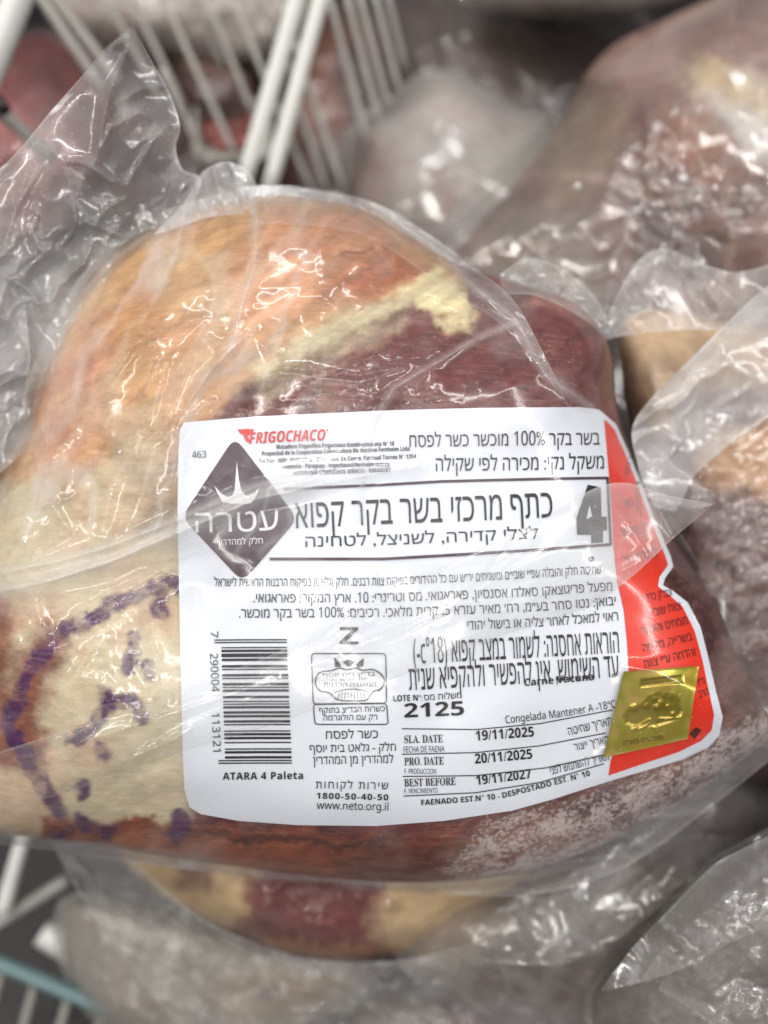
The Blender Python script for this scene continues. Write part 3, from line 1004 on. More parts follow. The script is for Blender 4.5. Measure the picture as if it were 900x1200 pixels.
T("PRO. DATE", [(474, 897), (520, 896)], 9.5, G, -0.004, style='serif')
T("F. PRODUCCION", [(474, 907), (511, 907)], 6, G, 0, style='sans')
T("BEST BEFORE", [(474, 922), (534, 920)], 9.5, G, -0.004, style='serif')
T("F. VENCIMIENTO", [(474, 930), (513, 929)], 5.5, G, 0, style='sans')
T("19/11/2025", [(558, 868), (626, 863)], 11.5, K, 0, style='bold')
T("20/11/2025", [(557, 895), (624, 889)], 11.5, K, 0, style='bold')
T("19/11/2027", [(559, 920), (623, 912)], 11, K, 0, style='bold')
T("תאריך שחיטה", [(667, 862), (718, 849)], 9, G)
T("תאריך ייצור", [(674, 880), (714, 870)], 8, G)
T("תאריך להשתמש לפני", [(646, 908), (714, 891)], 8.5, G)
T("FAENADO EST.N° 10 - DESPOSTADO EST. N° 10", [(494, 944), (547, 940), (587, 936), (639, 923), (692, 909)], 6.5, K, 0, style='bold')
T("Z", [(398, 755), (420, 755)], 20, K, 0, style='bold')
T("כשר לפסח", [(382, 866), (443, 865)], 9, K, 0.05)
T("חלק - גלאט בית יוסף", [(363, 882), (464, 880)], 8.5, G, 0.01)
T("למהדרין מן המהדרין", [(367, 896), (461, 894)], 9, G, 0.01)
T("שירות לקוחות", [(370, 924), (455, 925)], 8, K, 0.0, spacing=1.25)
T("1800-50-40-50", [(371, 936), (455, 938)], 7, K, -0.005, spacing=1.15, style='bold')
T("www.neto.org.il", [(371, 948), (455, 950)], 9, G, 0.004, style='sans')
T("ATARA 4 Paleta", [(261, 914), (355, 913)], 8.5, K, -0.006, spacing=1.1, style='bold')
T("463", [(225, 537), (242, 536)], 8, G, 0, style='sans')
for s, b in [("Matadero Frigorifico Frigochaco Establecimiento N° 18", [(324, 526), (462, 522)]), ("Propiedad de la Cooperativa Colonizadora Multiactiva Fernheim Ltda.", [(307, 534), (481, 528)]),
             ("Tel/Fax: (595) 9112 0716 - Direccion: Ex Comb. Pascual Torres N° 1264", [(303, 543), (488, 537)]), ("Filadelfia - Paraguay - frigochaco@fernheim.com.py", [(331, 549), (457, 546)]),
             ("AUTORIDAD COMPETENTE SENACSA - PARAGUAY", [(344, 557), (458, 553)])]:
    T(s, b, 5, K, 0.0, style='bold')
tx.ribbon([(333, 573), (450, 568), (520, 564), (640, 561), (713, 560)], 3, P_)
tx.ribbon([(712, 559), (714, 600), (716, 639)], 3, P_, dz=0.00055)
tx.ribbon([(316, 655), (450, 655), (520, 651), (620, 645), (716, 638)], 3.2, P_, dz=0.0006)
tx.patch([(689, 568), (704, 571), (705, 605.5), (711, 605.5), (711.5, 621), (706.6, 622), (706.6, 635.5), (693, 636.6), (693, 626.6), (676.6, 626.6), (675.5, 608)], K, 6)
tx.patch([(691, 592), (694, 605), (687, 608)], M['paper'], 6, dz=0.00065)
tx.ribbon([(471, 854), (558, 855), (633, 848), (718, 832)], 1.1, G)
tx.ribbon([(471, 884), (558, 882), (633, 874), (710, 859)], 1.1, G)
tx.ribbon([(472, 910), (558, 909), (639, 900), (711, 884)], 1.1, G)
tx.ribbon([(473, 933), (558, 929), (633, 917), (708, 895)], 1.1, G)
tx.patch([(756 - 1, 649.5), (758, 651), (756, 653)], K, 3) if False else None
tx.patch([(693 + 3.5 * math.cos(a), 655 + 3.5 * math.sin(a)) for a in np.linspace(0, 6.283, 12, endpoint=False)], G, 3)
tx.build('lettering', label, main)

# maker's red mark and lettering
lg = Print()
lg.text("FRIGOCHACO", [(292, 520), (338, 517.5), (381, 516)], 13, M['ink_red'], 0.012, style='bolditalic', italic=0.06)
lg.patch([(278, 503), (298, 502.5), (296, 507), (290, 511), (295, 520), (288, 517), (285, 510), (281, 507.5)], M['ink_red'], 5)
lg.ribbon([(383, 503), (384, 505)], 1.4, M['ink_red'])
lg.build('maker_logo', label, main)

# plum diamond emblem
dm = Print(0.0003)


def rounded(poly, r, n=5):
    poly = np.asarray(poly, float); out = []
    k = len(poly)
    for i in range(k):
        a, b, c = poly[i - 1], poly[i], poly[(i + 1) % k]
        p = b + (a - b) / np.hypot(*(a - b)) * r; q = b + (c - b) / np.hypot(*(c - b)) * r
        for t in np.linspace(0, 1, n):
            out.append((1 - t) ** 2 * p + 2 * t * (1 - t) * b + t * t * q)
    return out


dm.patch(rounded([(275, 512), (349, 608), (284, 682), (213, 606)], 14), P_, 6)
Wt = M['ink_white']
dm.patch([(277.5, 541), (280, 562), (283, 575), (289, 581), (298, 578), (304, 570), (300, 582), (294, 590), (281, 591), (261, 589), (256, 580), (251, 569), (259, 578), (266, 582), (272, 581), (275, 574), (276, 560)], Wt, 6, dz=0.00065)
dm.text("עטרה", [(229, 624), (280, 623), (327, 621)], 23, Wt, 0.08, dz=0.00065)
dm.text("חלק למהדרין", [(256, 639), (308, 637)], 6.5, Wt, 0.012, dz=0.00065)
dm.build('diamond_emblem', label, main)

# barcode with its digits
bc = Print()
rng = random.Random(11)
y = 749.0
code = "101" + "0001011011101100011010001101000110101100" + "0110" + "01010" + "110011011001101000010110110010000101100110" + "101"
mw = (895 - 749) / len(code)
i = 0
while i < len(code):
    if code[i] == '1':
        j = i
        while j < len(code) and code[j] == '1':
            j += 1
        y0, y1 = 749 + i * mw, 749 + j * mw
        guard = i < 3 or j > len(code) - 3
        xl0 = 259 + 5 * (y0 - 749) / 146 - (8 if guard else 0)
        xr0 = 336 + 6 * (y0 - 749) / 146
        bc.ribbon([(xl0, (y0 + y1) / 2 + .3), ((xl0 + xr0) / 2, (y0 + y1) / 2), (xr0, (y0 + y1) / 2)], (y1 - y0) * 0.92, K)
        i = j
    else:
        i += 1
bc.text("7", [(247, 740), (247, 747)], 8.5, K, 0.006, style='sans')
bc.text("290004", [(246, 766), (248, 811)], 9, K, 0.008, style='sans')
bc.text("113121", [(248, 836), (250, 881)], 9, K, 0.008, style='sans')
bc.build('barcode', label, main)

# certification stamp
cs = Print(0.0005)
for poly in ([(365, 766), (452, 766), (453, 824), (367, 825)], [(367, 825.6), (453, 824.6), (455, 849), (369, 849)]):
    cs.ribbon(rounded(poly, 4), 1.2, G, True)
S = lambda x, y: (340 + .1916 * x, 730 + .1916 * y)
cloud = catmull([S(*p) for p in [(255, 292), (300, 276), (350, 287), (400, 276), (445, 290), (505, 285), (560, 318), (576, 362), (550, 408), (505, 422), (468, 470), (380, 476), (290, 470), (240, 428), (180, 414), (154, 362), (180, 304)]], 70, True)
cs.ribbon(cloud, 1.6, G)
for k in range(9):
    x = 290 + k * 21
    cs.ribbon([S(x, 466), S(x + (x - 370) * -0.15, 425)], 0.8, G)
cs.ribbon([S(270, 425), S(330, 408), S(400, 405), S(480, 422)], 1.0, G)
for lf in ([(275, 270), (270, 210), (300, 240), (310, 268)], [(320, 240), (358, 225), (395, 240), (360, 270)], [(400, 255), (450, 215), (448, 262), (415, 275)]):
    cs.patch([S(*p) for p in lf], G, 4)
cs.text("בד״ץ בית יוסף", [S(200, 330), S(520, 322)], 4.2, G, 0.01)
cs.text("ועד הכשרות", [S(250, 358), S(465, 352)], 3.2, G, 0.006)
cs.text("המועצה הרבנית", [S(205, 390), S(525, 388)], 4.6, G, 0.006)
cs.text("כשרות הבד״צ בתוקף", [(374, 836), (451, 833.5)], 6, G, 0.008)
cs.text("רק עם הולוגרמה", [(379, 844.5), (442, 843.5)], 6, G, 0.008)
cs.build('certification_stamp', label, main)

# gold hologram seal stuck across the label edge
HQ = np.array([(731, 787), (819, 780.5), (806, 866), (707, 888)], float)


def z_holo(px, py):
    return z_base(px, py) + 0.0030 + facet(px, py, 130, 171) * 0.0012 + facet(px, py, 30, 172) * 0.0004


u, vv = np.meshgrid(np.linspace(0, 1, 110), np.linspace(0, 1, 110), indexing='ij')
hx = HQ[0, 0] * (1 - u) * (1 - vv) + HQ[1, 0] * u * (1 - vv) + HQ[2, 0] * u * vv + HQ[3, 0] * (1 - u) * vv
hy = HQ[0, 1] * (1 - u) * (1 - vv) + HQ[1, 1] * u * (1 - vv) + HQ[2, 1] * u * vv + HQ[3, 1] * (1 - u) * vv
H5 = lambda x, y: (690 + .1778 * x, 780 + .1778 * y)
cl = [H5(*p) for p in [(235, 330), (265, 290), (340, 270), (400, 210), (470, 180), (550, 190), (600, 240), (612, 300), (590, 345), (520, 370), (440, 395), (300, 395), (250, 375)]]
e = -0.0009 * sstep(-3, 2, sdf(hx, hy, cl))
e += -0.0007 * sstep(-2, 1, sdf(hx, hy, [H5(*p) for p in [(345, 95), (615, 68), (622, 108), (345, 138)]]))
for bx_, by_, br in [(300, 272, 22), (375, 262, 24), (430, 215, 24), (480, 245, 30), (490, 195, 22), (545, 200, 22), (450, 275, 20), (560, 320, 20), (520, 270, 18)]:
    cxx, cyy = H5(bx_, by_)
    e += 0.0009 * np.exp(-((hx - cxx) ** 2 + (hy - cyy) ** 2) / (br * .1778) ** 2 / .8)
for pl in ([(290, 420), (400, 355), (455, 410)], [(330, 420), (400, 380), (440, 420)], [(470, 350), (540, 350), (600, 340)]):
    d, _ = seg_dist(hx, hy, [H5(*p) for p in pl])
    e += 0.0007 * np.exp(-(d / 1.6) ** 2)
e += 0.0004 * (np.exp(-u / .03) + np.exp(-(1 - u) / .03) + np.exp(-vv / .03) + np.exp(-(1 - vv) / .03))
hv = W(hx, hy, z_holo(hx, hy) + e).reshape(-1, 3)
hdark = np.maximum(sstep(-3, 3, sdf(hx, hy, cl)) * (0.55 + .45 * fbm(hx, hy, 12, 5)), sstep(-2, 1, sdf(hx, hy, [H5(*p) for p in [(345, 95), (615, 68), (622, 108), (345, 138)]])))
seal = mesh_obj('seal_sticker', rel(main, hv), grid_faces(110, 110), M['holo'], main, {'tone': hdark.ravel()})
hp = Print(0.0025)
hp.text("מהדורה כשרה", [(731, 873.5), (777, 866.5)], 5, M['holo_ink'], 0.008, dz=0.0026)
hp.build('seal_print', seal, main)


# ================================================================== NEIGHBOURING PACKAGES
def package(label, outline, centre, zrim, hf, hb, base, regions, frost=0.0, film_scale=1.05, film_milk=0.12, wr=0.003, ws=40, ang=30, seed=1, mat='film_soft',
            strips=(), frost_regions=(), marble=None, na=420, nr=110, lump=0.02, fac=(0.012, 85), folds=(), film_outline=None, warp=16, cat='meat package'):
    b = Body(outline, centre, zrim, hf, hb, 2.6)
    x0, y0 = centre
    root = thing('meat_package', label, cat, tuple(W(x0, y0, zrim - hb)), GROUP)
    rimk = lambda px, py: 1 - sstep(.8, 1, b.rr(px, py))
    zm = lambda px, py: b.z(px, py) + ((fbm(px, py, 110, seed, 3) - .5) * lump + (fbm(px, py, 35, seed + 5, 3) - .5) * lump * .35) * rimk(px, py)
    v, f, px, py = b.shell(na, nr, 12, 1.0, zm)
    pig = paint(px, py, base, regions, warp, seed + 2)
    pig *= (0.72 + 0.56 * fbm(*aniso(px, py, ang, 3), 14, seed + 7, 3))[:, None]
    if marble:
        col, amt, sc = marble
        k = (amt * sstep(.5, .68, ridged(px + 30 * fbm(px, py, 40, seed), py, sc, seed + 9)))[:, None]
        pig = pig * (1 - k) + lin(col) * k
    fr = np.full(len(px), float(frost))
    for poly, amt, soft in frost_regions:
        fr = np.maximum(fr, amt * sstep(-soft, soft, sdf(px, py, poly)))
    p = Part(); p.add(v, f, pigment=pig, frost=fr)
    p.build('meat_cut', M['meat'], root)
    g = Part()
    fb = Body(film_outline, centre, zrim + 0.002, hf, hb, 2.6) if film_outline else b

    def zf(px, py):
        w = ridged(*aniso(px + (fbm(px, py, 80, seed + 11) - .5) * 60, py, ang + 80, 2.2), ws, seed + 12, 3) * wr
        w = w + facet(px, py, fac[1], seed + 15) * fac[0]
        for pts, hm, ww in folds:
            d, t = seg_dist(px, py, pts)
            w = w + hm * 1e-3 * np.exp(-np.abs(d / ww) ** 1.3) * np.sin(np.clip(t, .03, .97) * math.pi) ** .5
        zz = fb.z(px, py)
        if not film_outline:
            zz = np.maximum(zz, zm(px, py))
        return np.maximum(zz, np.where(b.rr(px, py) < 1, zm(px, py), -9)) + 0.002 + w
    v, f, px, py = fb.shell(na, int(nr * 1.4), 10, 1.0 if film_outline else film_scale, zf)
    g.add(v, f, milk=film_milk * (0.6 + 0.8 * fbm(px, py, 60, seed + 13)))
    for A, B, za, zb, mk, wamp, wsc, wang in strips:
        v, f, px, py, u, vv = strip(A, B, 160, 80, lambda x, y, u, v: za * (1 - v) + zb * v + ridged(*aniso(x + (fbm(x, y, 60, seed + 22) - .5) * 50, y, wang, 2.2), wsc, seed + 23, 2) * wamp + facet(x, y, wsc * 1.4, seed + 25) * wamp)
        g.add(v, f, milk=edgemilk(vv, mk * (0.6 + 0.8 * fbm(px, py, 40, seed + 24)), 0.25, 0.02))
    g.build('vacuum_bag', M[mat], root)
    return root


# right neighbour: tan fat on top, dark frosted flank below
package('frosted dark cut with tan fat and milky film flaps right of the label',
        [(724, 392), (745, 366), (795, 364), (845, 378), (930, 390), (1040, 470), (1080, 650), (1060, 830), (960, 930), (850, 900), (800, 800), (765, 690), (742, 580), (728, 470)],
        (880, 640), -0.135, 0.062, 0.05, (84, 50, 50),
        [([(715, 360), (800, 355), (900, 380), (1000, 460), (940, 480), (880, 440), (800, 470), (770, 530), (735, 500)], (186, 154, 122), 12),
         ([(740, 370), (800, 365), (830, 390), (790, 430), (750, 410)], (204, 172, 136), 14),
         ([(722, 390), (745, 420), (760, 500), (745, 560), (715, 480)], (120, 78, 50), 10),
         ([(800, 560), (840, 510), (950, 480), (1000, 560), (900, 590), (850, 580)], (180, 142, 112), 16),
         ([(810, 590), (860, 580), (960, 590), (960, 900), (880, 860), (840, 720)], (104, 82, 80), 16)],
        frost=0.1, film_scale=1.02, film_milk=0.06, wr=0.0022, ws=32, ang=50, seed=101, mat='film',
        frost_regions=[([(800, 570), (850, 555), (960, 570), (980, 900), (890, 880), (850, 800), (865, 720), (830, 640)], 0.32, 30)],
        strips=[([(702, 396), (722, 350), (748, 306), (780, 292), (828, 311), (872, 318), (950, 292)], [(700, 400), (738, 392), (775, 388), (815, 386), (860, 390), (900, 400), (980, 430)], -0.068, -0.066, 0.30, 0.006, 46, 60),
                ([(960, 300), (900, 335), (852, 378), (805, 425), (765, 465), (741, 502), (749, 548), (766, 594)], [(990, 420), (940, 455), (900, 488), (862, 515), (832, 540), (812, 560), (800, 584), (790, 600)], -0.050, -0.058, 0.50, 0.004, 50, -40),
                ([(746, 540), (756, 578), (776, 588), (800, 592), (832, 592)], [(768, 520), (790, 545), (806, 556), (822, 570), (838, 590)], -0.046, -0.052, 0.22, 0.002, 30, 10)])

# upper right: big dark marbled cut
package('dark marbled frozen cut in slack film behind the fat topped side of the pile',
        [(520, 320), (560, 262), (640, 170), (700, 70), (780, 22), (890, -20), (1010, -30), (1120, 80), (1130, 280), (1010, 400), (860, 440), (730, 440), (620, 430), (540, 390)],
        (830, 230), -0.215, 0.085, 0.08, (112, 84, 78),
        [([(700, 60), (800, 20), (950, -20), (1000, 120), (900, 130), (800, 90), (720, 120)], (124, 94, 88), 14),
         ([(820, 95), (880, 90), (940, 130), (950, 210), (880, 190), (830, 140)], (206, 198, 194), 24),
         ([(800, 80), (830, 70), (890, 100), (960, 150), (880, 130), (815, 105)], (190, 166, 132), 20),
         ([(780, 120), (830, 130), (860, 200), (820, 240), (770, 180)], (134, 90, 70), 24),
         ([(640, 170), (700, 90), (740, 130), (700, 220), (640, 260)], (126, 104, 88), 14),
         ([(520, 320), (600, 240), (690, 250), (720, 420), (560, 420)], (122, 108, 100), 16),
         ([(720, 220), (800, 210), (960, 260), (940, 330), (760, 330)], (88, 60, 58), 24), ([(860, 300), (900, 230), (960, 250), (960, 330)], (128, 98, 92), 16)],
        frost=0.0, film_milk=0.14, wr=0.006, ws=70, ang=-50, seed=201, marble=((176, 148, 138), 0.4, 60),
        film_outline=[(440, 330), (500, 268), (560, 218), (630, 152), (690, 95), (745, 55), (830, 5), (930, -40), (1040, -40), (1150, 80), (1150, 290), (1020, 420), (860, 460), (730, 470), (600, 470), (480, 430)],
        frost_regions=[([(800, 150), (900, 130), (1000, 200), (1000, 330), (860, 300)], 0.22, 40)])

# upper centre: pale lump, well out of focus
package('pale cloudy wrapped lump of meat beside the white basket wires',
        [(412, 196), (420, 150), (462, 118), (500, 90), (540, 94), (600, 128), (650, 142), (690, 176), (710, 260), (660, 350), (560, 380), (450, 330), (405, 260)],
        (545, 225), -0.29, 0.085, 0.07, (158, 146, 138),
        [([(400, 220), (430, 150), (470, 180), (450, 260), (410, 270)], (136, 92, 80), 22), ([(470, 220), (560, 250), (600, 330), (480, 330)], (120, 100, 92), 22), ([(500, 90), (560, 100), (600, 140), (540, 160), (480, 130)], (186, 166, 160), 16),
         ([(500, 180), (530, 200), (545, 260), (520, 250)], (128, 92, 82), 10), ([(560, 150), (680, 180), (660, 240), (560, 220)], (156, 148, 132), 20)],
        frost=0.25, film_milk=0.45, wr=0.002, ws=80, ang=70, fac=(0.005, 130), seed=301, na=300, nr=80)

# behind: dark packs at the top
package('dark brown pack in dull film, deepest of the pile under the top grey pack',
        [(455, 20), (520, -20), (620, -30), (720, 0), (780, 60), (790, 140), (720, 210), (600, 220), (500, 180), (455, 110)],
        (620, 95), -0.40, 0.08, 0.06, (66, 50, 46), [([(500, 60), (600, 40), (640, 100), (560, 140)], (84, 66, 60), 20)],
        frost=0.1, film_milk=0.12, wr=0.006, ws=60, ang=20, seed=401, na=300, nr=80)
package('pale grey wrapped pack cut off by the top edge of the photo',
        [(545, -20), (560, 5), (640, 16), (720, 16), (775, 8), (860, -20), (880, -90), (700, -130), (560, -100)],
        (700, -55), -0.27, 0.05, 0.05, (150, 140, 132), [([(620, -10), (720, 0), (700, 20), (630, 15)], (110, 92, 82), 10)],
        frost=0.2, film_milk=0.28, wr=0.005, ws=40, ang=5, seed=451, na=300, nr=80)
package('shadowy red brown pack standing behind the paired white rails',
        [(300, 60), (340, 20), (420, 10), (480, 60), (490, 160), (470, 260), (380, 300), (310, 260), (290, 160)],
        (390, 160), -0.42, 0.06, 0.06, (70, 42, 38), [([(330, 40), (400, 30), (410, 140), (350, 150)], (120, 74, 56), 20), ([(410, 60), (480, 80), (470, 220), (420, 220)], (58, 36, 36), 20)],
        film_milk=0.02, wr=0.005, ws=50, ang=80, mat='film', seed=471, na=300, nr=80)
package('deep red wrapped cut behind the thick white post',
        [(-60, 80), (0, 50), (60, 40), (115, 80), (140, 140), (120, 220), (60, 300), (-20, 320), (-90, 220)],
        (30, 170), -0.30, 0.06, 0.06, (104, 46, 48), [([(20, 40), (80, 40), (120, 90), (60, 110), (20, 100)], (92, 34, 36), 16), ([(-20, 120), (60, 150), (40, 200), (-40, 180)], (142, 84, 84), 20)],
        film_milk=0.05, wr=0.004, ws=50, ang=-60, seed=501, na=300, nr=80)
package('whitish crinkled film pack behind the basket wires at the top',
        [(60, -30), (140, -70), (260, -80), (350, -50), (370, 10), (330, 62), (260, 78), (180, 64), (110, 50), (65, 20)],
        (215, -5), -0.36, 0.06, 0.05, (172, 156, 148), [([(90, 20), (160, 30), (130, 60), (90, 50)], (150, 120, 112), 14)],
        frost=0.3, film_milk=0.35, wr=0.007, ws=36, ang=15, seed=531, na=300, nr=80)
package('round dark maroon cut seen between the basket wires',
        [(195, 70), (225, 52), (265, 60), (300, 90), (305, 130), (270, 150), (220, 140), (196, 110)],
        (250, 100), -0.37, 0.05, 0.05, (62, 32, 32), [([(200, 60), (240, 55), (300, 80), (290, 95), (220, 75)], (120, 92, 82), 10)],
        film_milk=0.03, wr=0.003, ws=30, ang=30, seed=551, na=220, nr=60)

package('deepest red brown pack filling the gap behind the basket wires',
        [(90, 60), (160, 30), (280, 30), (360, 80), (380, 190), (330, 280), (220, 300), (120, 250), (80, 150)],
        (230, 160), -0.47, 0.05, 0.05, (92, 48, 46), [([(100, 60), (200, 40), (220, 100), (130, 120)], (132, 100, 92), 24), ([(200, 170), (300, 180), (300, 240), (210, 240)], (70, 38, 36), 24)],
        film_milk=0.05, wr=0.005, ws=50, ang=60, mat='film', seed=575, na=260, nr=70)
# under the labelled pack
package('maroon cut with yellow fat in loose film underneath the labelled beef',
        [(120, 930), (140, 1000), (175, 1036), (230, 1072), (290, 1098), (350, 1116), (420, 1122), (500, 1112), (575, 1092), (640, 1050), (650, 960), (560, 900), (380, 880), (220, 890)],
        (390, 1000), -0.145, 0.052, 0.05, (104, 44, 44),
        [([(110, 990), (160, 985), (300, 1000), (290, 1060), (250, 1090), (150, 1050)], (196, 166, 124), 16), ([(180, 1005), (240, 1000), (250, 1040), (210, 1040)], (122, 90, 72), 14),
         ([(450, 1040), (520, 1020), (650, 1010), (640, 1080), (480, 1130), (440, 1100)], (200, 170, 128), 22), ([(260, 1090), (350, 1100), (440, 1112), (420, 1130), (280, 1120)], (168, 110, 74), 6)],
        frost=0.22, film_milk=0.05, wr=0.0045, ws=34, ang=0, seed=601, mat='film',
        strips=[([(60, 985), (100, 1060), (150, 1130), (200, 1190), (260, 1240), (420, 1260), (560, 1240), (720, 1230)], [(140, 985), (185, 1035), (240, 1078), (300, 1105), (370, 1125), (470, 1125), (570, 1100), (720, 1050)], -0.140, -0.112, 0.24, 0.020, 28, 40)])
package('pale grey wrapped cut lying below the maroon cut with yellow fat',
        [(80, 1060), (180, 1060), (320, 1090), (430, 1110), (440, 1160), (380, 1200), (280, 1230), (180, 1240), (90, 1160)],
        (260, 1150), -0.205, 0.045, 0.04, (146, 138, 126), [([(250, 1150), (330, 1130), (400, 1140), (360, 1190), (270, 1200)], (176, 150, 112), 12), ([(295, 1155), (335, 1150), (330, 1172), (300, 1175)], (104, 72, 70), 8)],
        frost=0.2, film_milk=0.32, wr=0.008, ws=30, ang=35, seed=631, na=300, nr=80)
package('grey brown cut in stiff pleated film below the frosted edge of the labelled beef',
        [(470, 1100), (520, 1050), (600, 1010), (720, 960), (840, 910), (900, 960), (880, 1080), (800, 1180), (700, 1220), (580, 1190), (500, 1150)],
        (680, 1085), -0.150, 0.055, 0.05, (98, 80, 74), [([(600, 1020), (660, 1000), (680, 1040), (620, 1060)], (138, 104, 92), 16), ([(470, 1110), (560, 1050), (600, 1080), (540, 1150)], (142, 126, 108), 14),
                                                       ([(740, 980), (860, 920), (870, 1010), (780, 1040)], (74, 64, 64), 20)],
        frost=0.1, film_milk=0.30, wr=0.004, ws=100, ang=-20, seed=661, fac=(0.022, 80),
        strips=[([(540, 1118), (590, 1062), (650, 1032), (735, 1000)], [(541, 1121), (610, 1130), (690, 1120), (790, 1050)], -0.094, -0.084, 0.16, 0.005, 64, -20)],
        folds=[([(655, 1035), (690, 1090), (735, 1120)], 5, 6), ([(590, 1080), (640, 1130), (690, 1160)], 5, 6), ([(735, 1050), (790, 1000)], 5, 6), ([(590, 1070), (612, 1100), (618, 1130)], 5, 6)])
package('dull grey cut in thick glossy film with a bright crumple at the lower right',
        [(1010, 915), (955, 948), (900, 978), (868, 994), (836, 1012), (822, 1028), (805, 1046), (780, 1070), (755, 1096), (730, 1122), (706, 1150), (694, 1178), (700, 1215), (730, 1270), (800, 1320), (940, 1340), (1060, 1260), (1090, 1080), (1060, 950)],
        (880, 1140), -0.100, 0.060, 0.05, (96, 86, 82), [([(840, 1020), (920, 990), (930, 1080), (860, 1080)], (78, 70, 72), 16)],
        frost=0.12, film_milk=0.30, wr=0.004, ws=110, ang=40, seed=691, mat='film_soft', fac=(0.024, 90),
        strips=[([(925, 968), (868, 996), (836, 1014), (790, 1060), (742, 1110), (704, 1160)], [(940, 1070), (880, 1094), (846, 1110), (815, 1128), (770, 1146), (705, 1162)], -0.044, -0.040, 0.20, 0.0035, 60, 40)],
        folds=[([(775, 1150), (800, 1125), (862, 1095)], 6, 7), ([(790, 1110), (795, 1140), (800, 1165)], 6, 7), ([(828, 1035), (850, 1090), (905, 1150)], 5, 6), ([(800, 1160), (830, 1115), (822, 1080)], 5, 6), ([(725, 1130), (790, 1170), (850, 1210)], 5, 7)])
package('shadowy grey red wrapped cut at the very bottom of the pile',
        [(420, 1180), (500, 1150), (620, 1170), (740, 1190), (780, 1280), (640, 1340), (480, 1320), (400, 1260)],
        (590, 1240), -0.20, 0.05, 0.04, (118, 104, 98), [([(520, 1170), (580, 1170), (570, 1220), (520, 1220)], (112, 74, 70), 16), ([(600, 1170), (680, 1180), (660, 1230)], (160, 148, 140), 16)],
        frost=0.2, film_milk=0.22, wr=0.006, ws=40, ang=10, seed=721, na=300, nr=80)


# ================================================================== WIRES AND TRAY
def tube_mesh(pts, r, sides=14):
    pts = [Vector(p) for p in pts]
    V, Fc = [], []
    n = len(pts)
    for i, p in enumerate(pts):
        d = (pts[min(i + 1, n - 1)] - pts[max(i - 1, 0)]).normalized()
        a = d.orthogonal().normalized() if i == 0 else (a - d * a.dot(d)).normalized()
        b = d.cross(a)
        for k in range(sides):
            t = 2 * math.pi * k / sides
            V.append(p + (a * math.cos(t) + b * math.sin(t)) * r)
    for i in range(n - 1):
        for k in range(sides):
            k2 = (k + 1) % sides
            Fc.append((i * sides + k, i * sides + k2, (i + 1) * sides + k2, (i + 1) * sides + k))
    Fc.append(tuple(reversed(range(sides)))); Fc.append(tuple(range((n - 1) * sides, n * sides)))
    return np.array(V), Fc


def rod(name, root, a, b, za, zb, r, mat):
    """Straight rod between two traced points, each at its own depth."""
    p, q = W(*a, za), W(*b, zb)
    v, f = tube_mesh([p + (q - p) * t for t in np.linspace(0, 1, 8)], r)
    return mesh_obj(name, rel(root, v), f, mat, root)


div = thing('wire_divider', 'white epoxy coated wire divider leaning behind the labelled beef', 'wire divider', tuple(W(300, 230, -0.24)))
rod('rail', div, (362, -50), (282, 225), -0.165, -0.215, 0.0052, M['wire'])
rod('rail', div, (386, -40), (312, 232), -0.17, -0.22, 0.0050, M['wire'])
for a, b in [((192, 0), (280, 190)), ((238, -10), (300, 140)), ((270, -10), (366, 228)), ((302, -10), (345, 92)), ((325, -10), (404, 226)), ((384, -10), (432, 172)),
             ((420, -10), (456, 130)), ((453, -10), (474, 80)), ((190, 80), (246, 200)), ((150, -10), (218, 130)), ((120, -10), (190, 120)), ((346, 120), (384, 226)), ((405, -10), (446, 150)), ((222, -10), (262, 80)), ((438, -10), (468, 110))]:
    rod('wire', div, a, b, -0.22, -0.25, 0.0022, M['wire_grey'])

post = thing('basket_post', 'thick white post of the freezer basket with a small black clip', 'basket post', tuple(W(-60, 220, -0.18)))
rod('upright', post, (44, -60), (-62, 210), -0.12, -0.16, 0.0076, M['wire'])
rod('brace', post, (-30, 104), (62, 186), -0.15, -0.19, 0.0040, M['wire_grey'])
v, f = tube_mesh([W(-4, 116, -0.142), W(6, 130, -0.142)], 0.0035, 12)
mesh_obj('clip', rel(post, v), f, M['black'], post)
side = thing('wire_guard', 'grey pair of guard wires between the white post and the film flap', 'wire guard', tuple(W(110, 120, -0.26)))
for a, b in [((36, -20), (120, 104)), ((52, -20), (140, 96))]:
    rod('wire', side, a, b, -0.21, -0.23, 0.0030, M['wire_grey'])

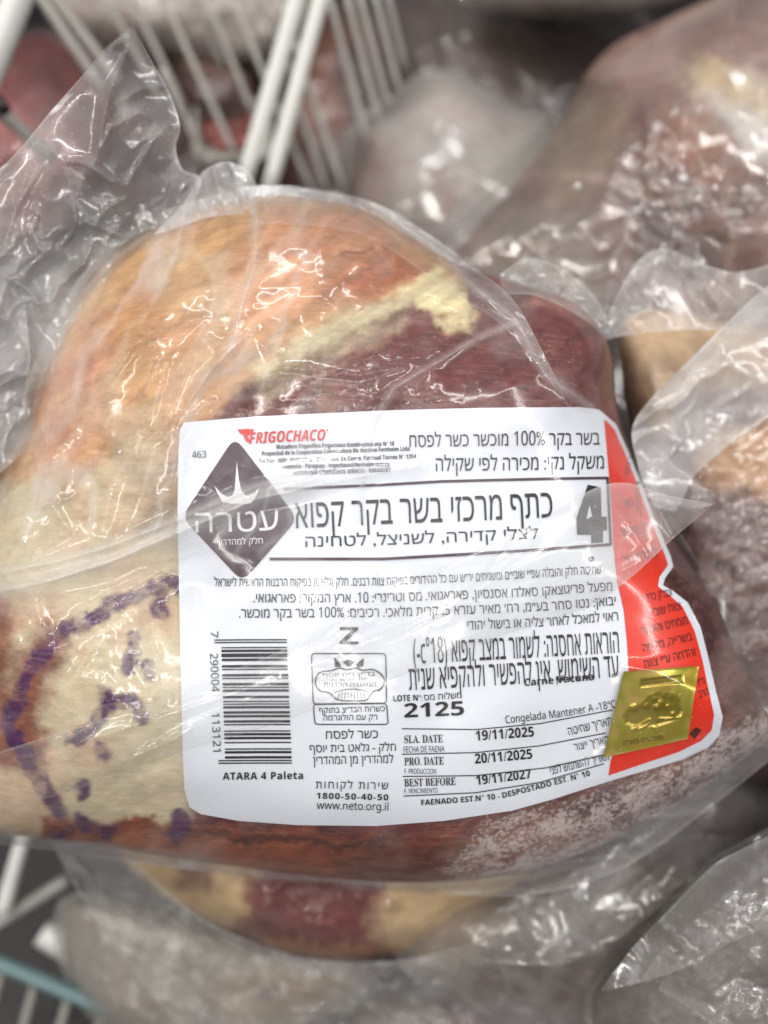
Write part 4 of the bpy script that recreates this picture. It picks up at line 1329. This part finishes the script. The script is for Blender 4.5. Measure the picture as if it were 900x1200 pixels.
tray = thing('meat_tray', 'small foam tray of red meat chunks behind the basket wires', 'meat tray', tuple(W(272, 165, -0.36)))
a = np.linspace(0, 2 * math.pi, 48, endpoint=False)
rx = np.sign(np.cos(a)) * np.abs(np.cos(a)) ** .4; ry = np.sign(np.sin(a)) * np.abs(np.sin(a)) ** .4
rings = []
for s, z in [(.75, -.36), (1.0, -.325), (1.06, -.325), (.98, -.332), (.78, -.350), (.02, -.350)]:
    c = W(272 + rx * 44 * s, 152 + ry * 34 * s, z)
    rings.append(c)
R_ = np.stack(rings, 1).reshape(-1, 3)
mesh_obj('tray', rel(tray, R_), grid_faces(48, 6, True), M['foam'], tray)
for cx, cy, s, sd in [(252, 150, 20, 1), (276, 146, 18, 2), (296, 140, 16, 3), (262, 166, 16, 4), (285, 164, 16, 5)]:
    b = Body([(cx + s * math.cos(t) * (1 + .2 * math.sin(3 * t + sd)), cy + s * .8 * math.sin(t)) for t in np.linspace(0, 2 * math.pi, 10, endpoint=False)], (cx, cy), -0.348, 0.014, 0.002, 2.4)
    v, f, px, py = b.shell(60, 20, 3)
    pig = paint(px, py, (140, 78, 74), [], 5, sd) * (0.7 + .6 * fbm(px, py, 8, sd))[:, None]
    p = Part(); p.add(v, f, pigment=pig, frost=np.zeros(len(px)))
    p.build('meat_chunk', M['meat'], tray)

shelf = thing('wire_shelf', 'white wire shelf with a teal front edge at the lower left', 'wire shelf', tuple(W(40, 1230, -0.27)))
rod('front_edge', shelf, (-40, 1112), (230, 1226), -0.185, -0.185, 0.0042, M['teal'])
rod('slab', shelf, (50, 1092), (190, 1176), -0.215, -0.215, 0.0085, M['wire'])
for a, b in [((44, 1140), (20, 1230)), ((84, 1156), (58, 1246)), ((124, 1176), (100, 1250)), ((6, 1125), (-22, 1220)), ((160, 1190), (140, 1260))]:
    rod('wire', shelf, a, b, -0.195, -0.205, 0.0026, M['wire_grey'])
rack = thing('basket_corner', 'pale grey bent wire corner of the basket at the left under the labelled beef', 'basket corner', tuple(W(20, 1080, -0.23)))
rod('upright', rack, (34, 960), (2, 1070), -0.19, -0.19, 0.0046, M['wire'])
rod('cross_wire', rack, (-40, 1104), (80, 1030), -0.20, -0.20, 0.0038, M['wire_grey'])
